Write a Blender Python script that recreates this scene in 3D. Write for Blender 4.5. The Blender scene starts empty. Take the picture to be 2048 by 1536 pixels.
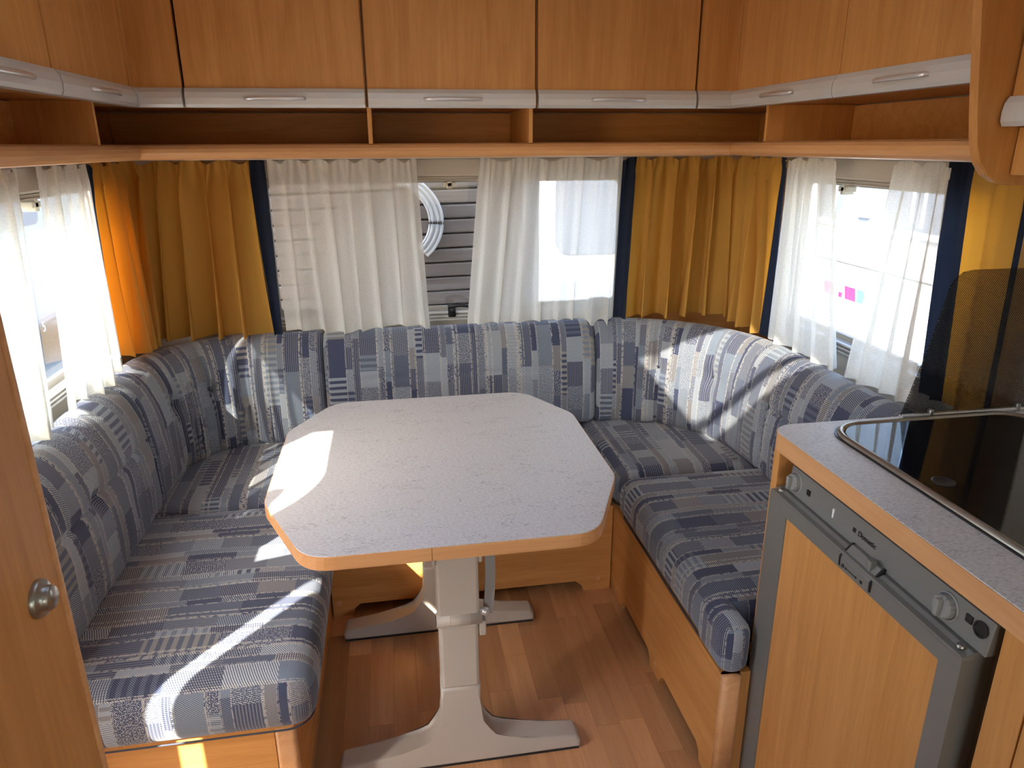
import bpy, bmesh, math, random
from mathutils import Vector, Matrix
random.seed(7)
S = bpy.context.scene
COL = S.collection

# ------------------------------------------------------------------ camera
cam_d = bpy.data.cameras.new('camera')
cam = bpy.data.objects.new('camera', cam_d); COL.objects.link(cam)
cam_d.sensor_fit = 'HORIZONTAL'; cam_d.sensor_width = 36.0
cam_d.lens = 1430.0 / 2048.0 * 36.0
cam_d.clip_start = 0.02
RT = Vector((0.9863, -0.1648, -0.0057)); UP = Vector((0.0576, 0.3121, 0.9483)); FW = Vector((0.1545, 0.9356, -0.3173))
RT.normalize(); FW.normalize(); UP = RT.cross(FW).normalized()
m = Matrix.Identity(4)
for i in range(3):
    m[i][0] = RT[i]; m[i][1] = UP[i]; m[i][2] = -FW[i]
m[2][3] = 1.45
cam.matrix_world = m
S.camera = cam

# ------------------------------------------------------------------ world, sun, exposure
W = bpy.data.worlds.new('world'); S.world = W; W.use_nodes = True
bg = W.node_tree.nodes['Background']
sky = W.node_tree.nodes.new('ShaderNodeTexSky')
sky.sky_type = 'NISHITA'; sky.sun_disc = False
sky.sun_elevation = math.radians(39); sky.sun_rotation = math.radians(219)
sky.air_density = 1.0; sky.dust_density = 2.0; sky.ozone_density = 1.0
W.node_tree.links.new(sky.outputs[0], bg.inputs['Color'])
bg.inputs['Strength'].default_value = 1.1
SUND = Vector((0.63, 0.775, -0.81)).normalized()
sl = bpy.data.lights.new('sun_offscreen', 'SUN'); sl.energy = 11.0; sl.angle = math.radians(0.53); sl.color = (1.0, 0.94, 0.83)
so = bpy.data.objects.new('sun_offscreen', sl); COL.objects.link(so)
so.rotation_euler = SUND.to_track_quat('-Z', 'Y').to_euler(); so.location = (-6, -7, 9)
S.view_settings.view_transform = 'Standard'; S.view_settings.look = 'None'
S.view_settings.exposure = 1.70; S.view_settings.gamma = 1.0; S.view_settings.use_curve_mapping = False
try:
    S.cycles.use_denoising = True
    S.cycles.max_bounces = 14; S.cycles.diffuse_bounces = 8; S.cycles.transparent_max_bounces = 24
    S.cycles.transmission_bounces = 8; S.cycles.sample_clamp_indirect = 6.0
except Exception:
    pass

# ------------------------------------------------------------------ node helpers / materials
class NT:
    def __init__(s, name):
        s.m = bpy.data.materials.new(name); s.m.use_nodes = True
        s.t = s.m.node_tree; s.n = s.t.nodes; s.b = s.n['Principled BSDF']; s.out = s.n['Material Output']
    def link(s, a, b): s.t.links.new(a, b)
    def node(s, kind, **kw):
        nd = s.n.new(kind)
        for k, v in kw.items(): setattr(nd, k, v)
        return nd
    def put(s, sock, v):
        if hasattr(v, 'is_linked') or isinstance(v, bpy.types.NodeSocket): s.link(v, sock)
        else: sock.default_value = v
    def math(s, op, a, b=None, c=None):
        nd = s.node('ShaderNodeMath', operation=op); s.put(nd.inputs[0], a)
        if b is not None: s.put(nd.inputs[1], b)
        if c is not None: s.put(nd.inputs[2], c)
        return nd.outputs[0]
    def mix(s, f, a, b, blend='MIX'):
        nd = s.node('ShaderNodeMix', data_type='RGBA', blend_type=blend)
        s.put(nd.inputs[0], f)
        for k, v in ((6, a), (7, b)):
            if isinstance(v, tuple): nd.inputs[k].default_value = (v[0], v[1], v[2], 1)
            else: s.link(v, nd.inputs[k])
        return nd.outputs[2]
    def ramp(s, f, stops, interp='LINEAR'):
        nd = s.node('ShaderNodeValToRGB'); cr = nd.color_ramp; cr.interpolation = interp
        while len(cr.elements) < len(stops): cr.elements.new(0.5)
        for e, (p, c) in zip(cr.elements, stops):
            e.position = p; e.color = (c[0], c[1], c[2], 1)
        s.put(nd.inputs[0], f); return nd.outputs[0]
    def comb(s, x, y, z=0.0):
        nd = s.node('ShaderNodeCombineXYZ'); s.put(nd.inputs[0], x); s.put(nd.inputs[1], y); s.put(nd.inputs[2], z); return nd.outputs[0]
    def white(s, vec):
        nd = s.node('ShaderNodeTexWhiteNoise', noise_dimensions='2D'); s.link(vec, nd.inputs['Vector']); return nd.outputs['Value']
    def noise(s, vec, scale, detail=3.0, rough=0.5, dist=0.0):
        nd = s.node('ShaderNodeTexNoise'); s.link(vec, nd.inputs['Vector'])
        nd.inputs['Scale'].default_value = scale; nd.inputs['Detail'].default_value = detail
        nd.inputs['Roughness'].default_value = rough; nd.inputs['Distortion'].default_value = dist
        return nd.outputs[0]
    def obj(s, scale=(1, 1, 1), rnd=True):
        tc = s.node('ShaderNodeTexCoord'); mp = s.node('ShaderNodeMapping'); mp.inputs['Scale'].default_value = scale
        v = tc.outputs['Object']
        if rnd:
            oi = s.node('ShaderNodeObjectInfo'); vm = s.node('ShaderNodeVectorMath', operation='ADD')
            k = s.math('MULTIPLY', oi.outputs['Random'], 17.0)
            s.link(v, vm.inputs[0]); s.link(s.comb(k, k, k), vm.inputs[1]); v = vm.outputs[0]
        s.link(v, mp.inputs['Vector']); return mp.outputs[0]
    def base(s, c, rough=0.5, metal=0.0, spec=0.5):
        if isinstance(c, tuple): s.b.inputs['Base Color'].default_value = (c[0], c[1], c[2], 1)
        else: s.link(c, s.b.inputs['Base Color'])
        s.put(s.b.inputs['Roughness'], rough); s.b.inputs['Metallic'].default_value = metal
        s.b.inputs['Specular IOR Level'].default_value = spec
        return s.m
    def bump(s, h, strength=0.2, dist=0.002):
        nd = s.node('ShaderNodeBump'); nd.inputs['Strength'].default_value = strength; nd.inputs['Distance'].default_value = dist
        s.link(h, nd.inputs['Height']); s.link(nd.outputs[0], s.b.inputs['Normal'])

def wood(name, axis, lo, hi, rough=0.42, plank=False):
    t = NT(name)
    across, along = 16.0, 1.1
    sc = [across] * 3; sc[axis] = along
    v = t.obj(tuple(sc))
    n1 = t.noise(v, 1.6, 5.0, 0.6, 0.9)
    sc2 = [190.0] * 3; sc2[axis] = 9.0
    v2 = t.obj(tuple(sc2)); n2 = t.noise(v2, 1.0, 2.0, 0.5)
    sc3 = [3.2] * 3; sc3[axis] = 0.5
    n3 = t.noise(t.obj(tuple(sc3)), 1.0, 2.0, 0.5)
    k = t.math('ADD', t.math('MULTIPLY', n1, 0.62), t.math('ADD', t.math('MULTIPLY', n2, 0.22), t.math('MULTIPLY', n3, 0.16)))
    mid = tuple((a + b) / 2 for a, b in zip(lo, hi))
    c = t.ramp(k, [(0.33, lo), (0.5, mid), (0.66, hi)])
    if plank:
        oi = t.node('ShaderNodeObjectInfo')
        c = t.mix(1.0, c, t.ramp(oi.outputs['Random'], [(0, (0.70, 0.66, 0.63)), (0.5, (0.94, 0.92, 0.91)), (1, (1.15, 1.15, 1.15))]), 'MULTIPLY')
    t.base(c, rough, 0, 0.32)
    t.bump(n2, 0.05, 0.0008)
    return t.m

LO, HI = (0.48, 0.208, 0.052), (0.665, 0.325, 0.103)
M = {}
M['wood_z'] = wood('beech_vertical', 2, LO, HI)
M['wood_x'] = wood('beech_along_x', 0, LO, HI)
M['wood_y'] = wood('beech_along_y', 1, LO, HI)
M['edge_x'] = wood('beech_edge_x', 0, (0.55, 0.265, 0.105), (0.70, 0.38, 0.165), 0.35)
M['edge_y'] = wood('beech_edge_y', 1, (0.55, 0.265, 0.105), (0.70, 0.38, 0.165), 0.35)
M['plank'] = wood('floor_plank', 1, (0.50, 0.245, 0.105), (0.66, 0.355, 0.16), 0.30, True)
def plain(name, c, rough=0.5, metal=0.0, spec=0.5): return NT(name).base(c, rough, metal, spec)
M['floor'] = plain('subfloor', (0.14, 0.075, 0.035), 0.6)
M['cream'] = plain('cream_wall', (0.66, 0.61, 0.53), 0.55)
M['ceil'] = plain('ceiling_white', (0.78, 0.76, 0.72), 0.6)
M['alu'] = plain('satin_aluminium', (0.63, 0.62, 0.60), 0.42, 0.25)
M['chrome'] = plain('bright_metal', (0.74, 0.74, 0.74), 0.28, 0.7)
M['steel'] = plain('brushed_steel', (0.36, 0.345, 0.31), 0.30, 0.9)
M['beige'] = plain('beige_plastic', (0.50, 0.455, 0.385), 0.42)
M['beige_dark'] = plain('grey_bar', (0.36, 0.34, 0.31), 0.4, 0.4)
M['black'] = plain('black_plastic', (0.012, 0.012, 0.013), 0.4)
M['rubber'] = plain('rubber', (0.02, 0.02, 0.02), 0.8)
M['fridge'] = plain('fridge_grey', (0.205, 0.20, 0.178), 0.45, 0.25)
M['knob'] = plain('knob_grey', (0.27, 0.265, 0.245), 0.35)
M['cassette'] = plain('blind_cassette', (0.52, 0.47, 0.40), 0.5)
M['frame'] = plain('window_frame_grey', (0.40, 0.385, 0.355), 0.45)
M['catch'] = plain('catch_ivory', (0.60, 0.575, 0.49), 0.45)
M['navy'] = None
M['white_body'] = plain('white_bodywork', (0.82, 0.83, 0.83), 0.35)
M['white_print'] = plain('white_print', (0.9, 0.9, 0.9), 0.5)
M['grey_body'] = plain('silver_bodywork', (0.42, 0.46, 0.51), 0.3, 0.3)
M['dark_window'] = plain('outside_window', (0.21, 0.245, 0.30), 0.12)
M['red'] = plain('red_print', (0.75, 0.03, 0.14), 0.5)
M['blue'] = plain('blue_print', (0.10, 0.38, 0.68), 0.5)
M['seam'] = plain('panel_joint', (0.10, 0.10, 0.105), 0.5)
M['reflection_tube'] = plain('reflection_white', (0.75, 0.75, 0.73), 0.18)

def fabric():
    t = NT('upholstery')
    uv = t.node('ShaderNodeUVMap'); sp = t.node('ShaderNodeSeparateXYZ'); t.link(uv.outputs[0], sp.inputs[0])
    u, v = sp.outputs[0], sp.outputs[1]
    c0 = t.math('DIVIDE', u, 0.037)
    c1 = t.math('ADD', c0, t.math('MULTIPLY', t.math('SINE', t.math('MULTIPLY', c0, 2.17)), 0.36))
    k = t.math('FLOOR', c1); f = t.math('FRACT', c1)
    R1 = t.white(t.comb(k, 3.0)); R2 = t.white(t.comb(k, 11.0))
    vv = t.math('ADD', t.math('DIVIDE', v, t.math('MULTIPLY_ADD', R1, 0.13, 0.055)), t.math('MULTIPLY', R2, 9.0))
    j = t.math('FLOOR', vv)
    R3 = t.white(t.comb(k, t.math('ADD', j, 20.0))); R4 = t.white(t.comb(t.math('ADD', k, 31.0), j)); R5 = t.white(t.comb(t.math('ADD', k, 71.0), j))
    navy = (0.034, 0.042, 0.075); slate = (0.066, 0.079, 0.110); gb = (0.116, 0.139, 0.170); lg = (0.188, 0.213, 0.236); bg_ = (0.135, 0.132, 0.135)
    col = t.ramp(R3, [(0, navy), (0.2, slate), (0.40, gb), (0.58, navy), (0.68, lg), (0.80, slate), (0.9, bg_)], 'CONSTANT')
    alt = t.ramp(R4, [(0, lg), (0.4, gb), (0.62, navy), (0.8, (0.17, 0.165, 0.155))], 'CONSTANT')
    # bars across the column
    bars = t.math('MULTIPLY', t.math('GREATER_THAN', R5, 0.86), t.math('LESS_THAN', t.math('FRACT', t.math('DIVIDE', v, 0.021)), 0.5))
    col = t.mix(bars, col, alt)
    # pin stripes along the column
    pins = t.math('MULTIPLY', t.math('LESS_THAN', R5, 0.34), t.math('LESS_THAN', t.math('FRACT', t.math('DIVIDE', u, 0.0065)), 0.36))
    col = t.mix(t.math('MULTIPLY', pins, 0.5), col, (0.22, 0.22, 0.22))
    # speckled weave
    uvv = t.comb(u, v)
    spk = t.noise(uvv, 330.0, 1.0, 0.5)
    sm = t.math('MULTIPLY', t.math('MULTIPLY', t.math('GREATER_THAN', R5, 0.34), t.math('LESS_THAN', R5, 0.52)), t.math('GREATER_THAN', spk, 0.53))
    col = t.mix(t.math('MULTIPLY', sm, 0.8), col, (0.25, 0.26, 0.27))
    # column border threads
    e1 = t.math('LESS_THAN', f, 0.07)
    e2 = t.math('MULTIPLY', t.math('GREATER_THAN', f, 0.13), t.math('LESS_THAN', f, 0.18))
    e3 = t.math('MULTIPLY', t.math('GREATER_THAN', f, 0.90), t.math('GREATER_THAN', R2, 0.5))
    wob = t.math('GREATER_THAN', t.noise(uvv, 120.0, 1.0), 0.44)
    ee = t.math('MULTIPLY', t.math('MAXIMUM', e1, t.math('MAXIMUM', t.math('MULTIPLY', e2, t.math('GREATER_THAN', R1, 0.35)), e3)), wob)
    col = t.mix(t.math('MULTIPLY', ee, 0.72), col, (0.30, 0.285, 0.26))
    # fine twill
    ang = t.math('ADD', t.math('MULTIPLY', u, t.math('MULTIPLY_ADD', R4, 2.2, -0.6)), v)
    tw = t.math('SINE', t.math('MULTIPLY', ang, 2 * math.pi / 0.0048))
    twm = t.math('MULTIPLY', t.math('GREATER_THAN', R4, 0.25), 0.80)
    gain = t.math('MULTIPLY_ADD', tw, twm, 1.12)
    nd = t.node('ShaderNodeVectorMath', operation='SCALE'); t.link(col, nd.inputs[0]); t.link(gain, nd.inputs['Scale'])
    grain = t.noise(uvv, 900.0, 1.0)
    nd2 = t.node('ShaderNodeVectorMath', operation='SCALE'); t.link(nd.outputs[0], nd2.inputs[0])
    t.link(t.math('MULTIPLY_ADD', grain, 1.0, 0.75), nd2.inputs['Scale'])
    t.base(nd2.outputs[0], 0.85, 0, 0.25)
    t.b.inputs['Sheen Weight'].default_value = 0.25
    t.b.inputs['Sheen Roughness'].default_value = 0.5
    t.bump(t.math('ADD', tw, grain), 0.25, 0.0006)
    return t.m
M['fabric'] = fabric()
M['piping'] = plain('cushion_piping', (0.05, 0.055, 0.075), 0.8)

def laminate():
    t = NT('grey_laminate')
    v = t.obj((1.0, 2.4, 1.0), False)
    n = t.noise(v, 8.0, 5.0, 0.62, 1.6)
    vein = t.math('LESS_THAN', t.math('ABSOLUTE', t.math('SUBTRACT', n, 0.5)), 0.005)
    mask = t.math('GREATER_THAN', t.noise(v, 9.0, 2.0), 0.53)
    n2 = t.noise(v, 130.0, 4.0, 0.7)
    c = t.ramp(n2, [(0.3, (0.36, 0.355, 0.35)), (0.5, (0.545, 0.54, 0.535)), (0.7, (0.64, 0.635, 0.63))])
    c = t.mix(t.math('MULTIPLY', t.math('MULTIPLY', vein, mask), 0.75), c, (0.20, 0.20, 0.205))
    return t.base(c, 0.42, 0, 0.4)
M['laminate'] = laminate()

def cloth(name, diff, trans, ft, ftransp=0.0, weave=0.0):
    t = NT(name); t.n.remove(t.b)
    d = t.node('ShaderNodeBsdfDiffuse'); d.inputs[0].default_value = (*diff, 1)
    tr = t.node('ShaderNodeBsdfTranslucent'); tr.inputs[0].default_value = (*trans, 1)
    mx = t.node('ShaderNodeMixShader'); mx.inputs[0].default_value = ft
    t.link(d.outputs[0], mx.inputs[1]); t.link(tr.outputs[0], mx.inputs[2]); o = mx.outputs[0]
    if ftransp > 0:
        tp = t.node('ShaderNodeBsdfTransparent'); tp.inputs[0].default_value = (1, 1, 1, 1)
        m2 = t.node('ShaderNodeMixShader')
        uv = t.node('ShaderNodeUVMap'); n = t.noise(uv.outputs[0], 260.0, 2.0)
        t.link(t.math('MULTIPLY_ADD', n, 0.25, ftransp - 0.125), m2.inputs[0])
        t.link(o, m2.inputs[1]); t.link(tp.outputs[0], m2.inputs[2]); o = m2.outputs[0]
    t.link(o, t.out.inputs['Surface']); return t.m
M['voile'] = cloth('white_voile', (0.86, 0.85, 0.79), (0.86, 0.85, 0.79), 0.42, 0.30)
M['tape'] = cloth('header_tape', (0.80, 0.77, 0.72), (0.7, 0.66, 0.6), 0.3)
M['yellow'] = cloth('ochre_cloth', (0.60, 0.345, 0.080), (0.72, 0.29, 0.015), 0.31)
M['navy'] = cloth('navy_cloth', (0.024, 0.031, 0.052), (0.02, 0.03, 0.06), 0.15)

def glass(name, tint, gl=0.07):
    t = NT(name); t.n.remove(t.b)
    tp = t.node('ShaderNodeBsdfTransparent'); tp.inputs[0].default_value = (*tint, 1)
    g = t.node('ShaderNodeBsdfGlossy'); g.inputs['Roughness'].default_value = 0.01; g.inputs[0].default_value = (0.9, 0.9, 0.9, 1)
    lw = t.node('ShaderNodeLayerWeight'); lw.inputs[0].default_value = 0.5
    k = t.math('MULTIPLY_ADD', t.math('POWER', lw.outputs['Facing'], 5.0), 0.8, 0.035)
    mx = t.node('ShaderNodeMixShader'); t.link(t.math('MULTIPLY', k, gl / 0.07), mx.inputs[0])
    t.link(tp.outputs[0], mx.inputs[1]); t.link(g.outputs[0], mx.inputs[2]); t.link(mx.outputs[0], t.out.inputs['Surface'])
    return t.m
M['pane'] = glass('acrylic_pane', (0.60, 0.61, 0.61))
M['smoke'] = glass('rooflight_dome', (0.50, 0.50, 0.50))
def dotted():
    t = NT('dotted_black_glass'); t.n.remove(t.b)
    tp = t.node('ShaderNodeBsdfTransparent'); tp.inputs[0].default_value = (0.80, 0.78, 0.76, 1)
    g = t.node('ShaderNodeBsdfPrincipled'); g.inputs['Base Color'].default_value = (0.006, 0.006, 0.006, 1); g.inputs['Roughness'].default_value = 0.05
    tc = t.node('ShaderNodeTexCoord'); sp = t.node('ShaderNodeSeparateXYZ'); t.link(tc.outputs['Object'], sp.inputs[0])
    k = 2 * math.pi / 0.0032
    a = t.math('SINE', t.math('MULTIPLY', t.math('ADD', sp.outputs[0], sp.outputs[2]), k * 0.7))
    b = t.math('SINE', t.math('MULTIPLY', t.math('SUBTRACT', sp.outputs[0], sp.outputs[2]), k * 0.7))
    f = t.math('GREATER_THAN', t.math('ADD', a, b), 0.30)
    mx = t.node('ShaderNodeMixShader'); t.link(f, mx.inputs[0])
    t.link(tp.outputs[0], mx.inputs[1]); t.link(g.outputs[0], mx.inputs[2])
    t.link(mx.outputs[0], t.out.inputs['Surface']); return t.m
M['dotted'] = dotted()
M['black_glass'] = plain('black_glass', (0.004, 0.004, 0.005), 0.035, 0, 0.6)

def slatwood():
    t = NT('weathered_board'); n = t.noise(t.obj((2.5, 30, 60)), 1.0, 4.0, 0.6)
    return t.base(t.ramp(n, [(0.3, (0.19, 0.152, 0.133)), (0.7, (0.28, 0.235, 0.21))]), 0.7)
M['board'] = slatwood()
def gravel():
    t = NT('gravel'); n = t.noise(t.obj((1, 1, 1), False), 40.0, 5.0, 0.7)
    return t.base(t.ramp(n, [(0.3, (0.20, 0.19, 0.17)), (0.7, (0.42, 0.40, 0.36))]), 0.9)
M['gravel'] = gravel()

# ------------------------------------------------------------------ object helpers
def tag(o, label=None, cat=None, group=None, kind=None):
    if label: o['label'] = label
    if cat: o['category'] = cat
    if group: o['group'] = group
    if kind: o['kind'] = kind
    return o
def thing(name, label, cat, loc=(0, 0, 0), group=None, kind=None):
    o = bpy.data.objects.new(name, None); COL.objects.link(o); o.location = loc; o.empty_display_size = 0.05
    return tag(o, label, cat, group, kind)
def root_of(p):
    v = Vector((0, 0, 0))
    while p is not None:
        v += p.location; p = p.parent
    return v
def obj(name, bm, mat, parent=None, smooth=False, origin=None):
    """bm is in world coordinates"""
    bmesh.ops.recalc_face_normals(bm, faces=bm.faces) if not getattr(bm, 'keep', False) else None
    off = root_of(parent) if parent is not None else Vector((0, 0, 0))
    loc = Vector((0, 0, 0))
    if parent is None and origin is not None: off = Vector(origin); loc = off
    for v in bm.verts: v.co -= off
    me = bpy.data.meshes.new(name); bm.to_mesh(me); bm.free()
    me.materials.append(M[mat] if isinstance(mat, str) else mat)
    if smooth:
        for p in me.polygons: p.use_smooth = True
    o = bpy.data.objects.new(name, me); COL.objects.link(o); o.location = loc
    if parent is not None: o.parent = parent
    return o
def B(): return bmesh.new()
def box(bm, x0, x1, y0, y1, z0, z1, bev=0.0, seg=2):
    r = bmesh.ops.create_cube(bm, size=1.0)
    for v in r['verts']:
        v.co = Vector(((x0 + x1) / 2 + v.co.x * (x1 - x0), (y0 + y1) / 2 + v.co.y * (y1 - y0), (z0 + z1) / 2 + v.co.z * (z1 - z0)))
    if bev > 0:
        es = list({e for v in r['verts'] for e in v.link_edges})
        bmesh.ops.bevel(bm, geom=es, offset=bev, segments=seg, profile=0.5, affect='EDGES')
    return bm
def bx(*a, **k): return box(B(), *a, **k)
def to3(axis, a, p, q):
    return Vector((a, p, q)) if axis == 0 else Vector((p, a, q)) if axis == 1 else Vector((p, q, a))
def prism(bm, pts, axis, a, b, bev=0.0, seg=2):
    va = [bm.verts.new(to3(axis, a, *p)) for p in pts]; vb = [bm.verts.new(to3(axis, b, *p)) for p in pts]
    n = len(pts)
    f1 = bm.faces.new(va); f2 = bm.faces.new(vb[::-1])
    for i in range(n): bm.faces.new((va[i], vb[i], vb[(i + 1) % n], va[(i + 1) % n]))
    if bev > 0:
        bmesh.ops.bevel(bm, geom=list(f1.edges) + list(f2.edges), offset=bev, segments=seg, profile=0.5, affect='EDGES')
    return bm
def ring(bm, inner, outer, axis, a, b):
    n = len(inner)
    L = [[bm.verts.new(to3(axis, c, *p)) for p in pts] for c in (a, b) for pts in (inner, outer)]
    ia, oa, ib, ob = L
    for i in range(n):
        j = (i + 1) % n
        bm.faces.new((ia[i], ia[j], oa[j], oa[i])); bm.faces.new((ib[j], ib[i], ob[i], ob[j]))
        bm.faces.new((ia[j], ia[i], ib[i], ib[j])); bm.faces.new((oa[i], oa[j], ob[j], ob[i]))
    return bm
def rrect(p0, p1, q0, q1, r, n=6):
    pts = []
    for cx, cy, a0 in ((p1 - r, q1 - r, 0), (p0 + r, q1 - r, 90), (p0 + r, q0 + r, 180), (p1 - r, q0 + r, 270)):
        for i in range(n + 1):
            a = math.radians(a0 + 90 * i / n); pts.append((cx + r * math.cos(a), cy + r * math.sin(a)))
    return pts
def tube(bm, path, r, seg=10, cap=True, flat=1.0, upv=(0, 0, 1)):
    path = [Vector(p) for p in path]; rings = []
    for i, p in enumerate(path):
        t = (path[min(i + 1, len(path) - 1)] - path[max(i - 1, 0)]).normalized()
        u = Vector(upv); s = t.cross(u)
        if s.length < 1e-4: s = t.cross(Vector((1, 0, 0)))
        s.normalize(); w = s.cross(t)
        rr = r[i] if isinstance(r, (list, tuple)) else r
        rings.append([bm.verts.new(p + s * rr * math.cos(2 * math.pi * k / seg) + w * rr * flat * math.sin(2 * math.pi * k / seg)) for k in range(seg)])
    for a, b in zip(rings, rings[1:]):
        for k in range(seg): bm.faces.new((a[k], a[(k + 1) % seg], b[(k + 1) % seg], b[k]))
    if cap: bm.faces.new(rings[0][::-1]); bm.faces.new(rings[-1])
    return bm
def lathe(bm, prof, origin, axis, seg=28):
    """prof (radius, height along axis)"""
    origin = Vector(origin); ax = Vector(axis).normalized()
    s = ax.orthogonal().normalized(); w = ax.cross(s); rings = []
    for r, h in prof:
        if r < 1e-6: rings.append([bm.verts.new(origin + ax * h)])
        else: rings.append([bm.verts.new(origin + ax * h + s * r * math.cos(2 * math.pi * k / seg) + w * r * math.sin(2 * math.pi * k / seg)) for k in range(seg)])
    for a, b in zip(rings, rings[1:]):
        for k in range(seg):
            if len(a) == 1 and len(b) == 1: continue
            if len(a) == 1: bm.faces.new((a[0], b[k], b[(k + 1) % seg]))
            elif len(b) == 1: bm.faces.new((a[k], a[(k + 1) % seg], b[0]))
            else: bm.faces.new((a[k], a[(k + 1) % seg], b[(k + 1) % seg], b[k]))
    return bm
def extrude_profile(bm, prof, axis, a, b):
    """closed profile in the plane normal to axis, straight sweep"""
    return prism(bm, prof, axis, a, b)
def text_mesh(s, size):
    c = bpy.data.curves.new('lettering', 'FONT'); c.body = s; c.size = size; c.extrude = 0.0004; c.align_x = 'CENTER'; c.align_y = 'CENTER'
    o = bpy.data.objects.new('lettering', c); COL.objects.link(o)
    dg = bpy.context.evaluated_depsgraph_get(); dg.update()
    me = bpy.data.meshes.new_from_object(o.evaluated_get(dg))
    bm = B(); bm.from_mesh(me); bpy.data.objects.remove(o); bpy.data.curves.remove(c); bpy.data.meshes.remove(me)
    return bm

# ------------------------------------------------------------------ room shell
XL, XR, YF, YB, ZC = -0.88, 1.37, 2.62, -2.3, 1.95
def wall_cells(axis, a0, a1, p0, p1, q0, q1, holes):
    ps = sorted({p0, p1, *[h[0] for h in holes], *[h[1] for h in holes]}); qs = sorted({q0, q1, *[h[2] for h in holes], *[h[3] for h in holes]})
    bm = B()
    for i in range(len(ps) - 1):
        for j in range(len(qs) - 1):
            pm, qm = (ps[i] + ps[i + 1]) / 2, (qs[j] + qs[j + 1]) / 2
            if any(h[0] < pm < h[1] and h[2] < qm < h[3] for h in holes): continue
            x = (a0, a1, ps[i], ps[i + 1], qs[j], qs[j + 1])
            if axis == 0: box(bm, *x)
            elif axis == 1: box(bm, ps[i], ps[i + 1], a0, a1, qs[j], qs[j + 1])
            else: box(bm, ps[i], ps[i + 1], qs[j], qs[j + 1], a0, a1)
    bmesh.ops.remove_doubles(bm, verts=bm.verts, dist=1e-5)
    seen = {}; 
    for f in list(bm.faces):
        k = frozenset(v.index for v in f.verts)
    return bm
WINF = (-0.44, 0.87, 0.84, 1.41); WINL = (1.30, 2.40, 0.84, 1.41); WINR = (1.40, 2.30, 0.84, 1.41); DOOR = (0.60, 1.17, 0.0, 1.72)
ROOF = (-0.13, 0.38, 0.72, 1.25)
tag(obj('wall_front', wall_cells(1, YF, YF + 0.04, XL - 0.04, XR + 0.04, -0.08, ZC, [WINF]), 'cream'), 'cream caravan front wall behind the curtains', kind='structure')
tag(obj('wall_left', wall_cells(0, XL - 0.04, XL, YB, YF, -0.08, ZC, [WINL, DOOR]), 'cream'), 'cream side wall on the wardrobe side', kind='structure')
tag(obj('wall_right', wall_cells(0, XR, XR + 0.04, YB, YF, -0.08, ZC, [WINR, (-1.6, -0.5, 0.9, 1.5)]), 'cream'), 'cream side wall on the kitchen side', kind='structure')
tag(obj('wall_back', wall_cells(1, YB - 0.04, YB, XL - 0.04, XR + 0.04, -0.08, ZC, [(-0.5, 1.0, 0.85, 1.6)]), 'cream'), 'cream wall at the far end of the aisle', kind='structure')
tag(obj('ceiling', wall_cells(2, ZC, ZC + 0.04, XL - 0.04, XR + 0.04, YB - 0.04, YF + 0.04, [ROOF]), 'ceil'), 'white caravan ceiling with a rooflight opening', kind='structure')
fl = tag(obj('floor', bx(XL, XR, YB, YF, -0.05, -0.006), 'floor'), 'wood strip floor of the aisle', kind='structure')
tag(obj('ground', bx(-14, 14, -14, 16, -0.62, -0.58), 'gravel'), 'gravel pitch outside the caravan', kind='structure')
# strip parquet, one object per plank
pw = 0.0655
plank_mesh = {}
def plank(x, y0, y1):
    key = round(y1 - y0, 3)
    if key not in plank_mesh:
        me = bpy.data.meshes.new('plank'); bm = box(B(), 0.0001, pw - 0.0001, 0.0001, key - 0.0001, -0.0055, 0.0)
        es = [e for e in bm.edges if all(v.co.z > -0.001 for v in e.verts)]
        bmesh.ops.bevel(bm, geom=es, offset=0.0003, segments=1, affect='EDGES')
        bm.to_mesh(me); bm.free(); me.materials.append(M['plank']); plank_mesh[key] = me
    o = bpy.data.objects.new('plank', plank_mesh[key]); COL.objects.link(o); o.location = (x, y0, 0); o.parent = fl
LENS = [0.24, 0.32, 0.38, 0.46]
for i in range(19):
    x = -0.46 + i * pw; y = -0.25 - random.choice([0, 0.08, 0.17, 0.26])
    while y < 2.16:
        L = random.choice(LENS); plank(x, y, y + L); y += L

tag(obj('added_trim_1', bx(0.89, XR - 0.002, YF - 0.012, YF - 0.001, 0.33, 0.86), 'wood_x'), 'added beech panel darkening the gap behind the sunlit corner cushion', kind='structure')  # added panel, put here to darken the gap under the curtain
tag(obj('added_trim_2', bx(XR - 0.012, XR - 0.001, 2.32, YF - 0.014, 0.33, 0.86), 'wood_x'), 'added beech panel darkening the gap on the kitchen side wall corner', kind='structure')  # second added panel, darkens the same gap round the corner
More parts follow.
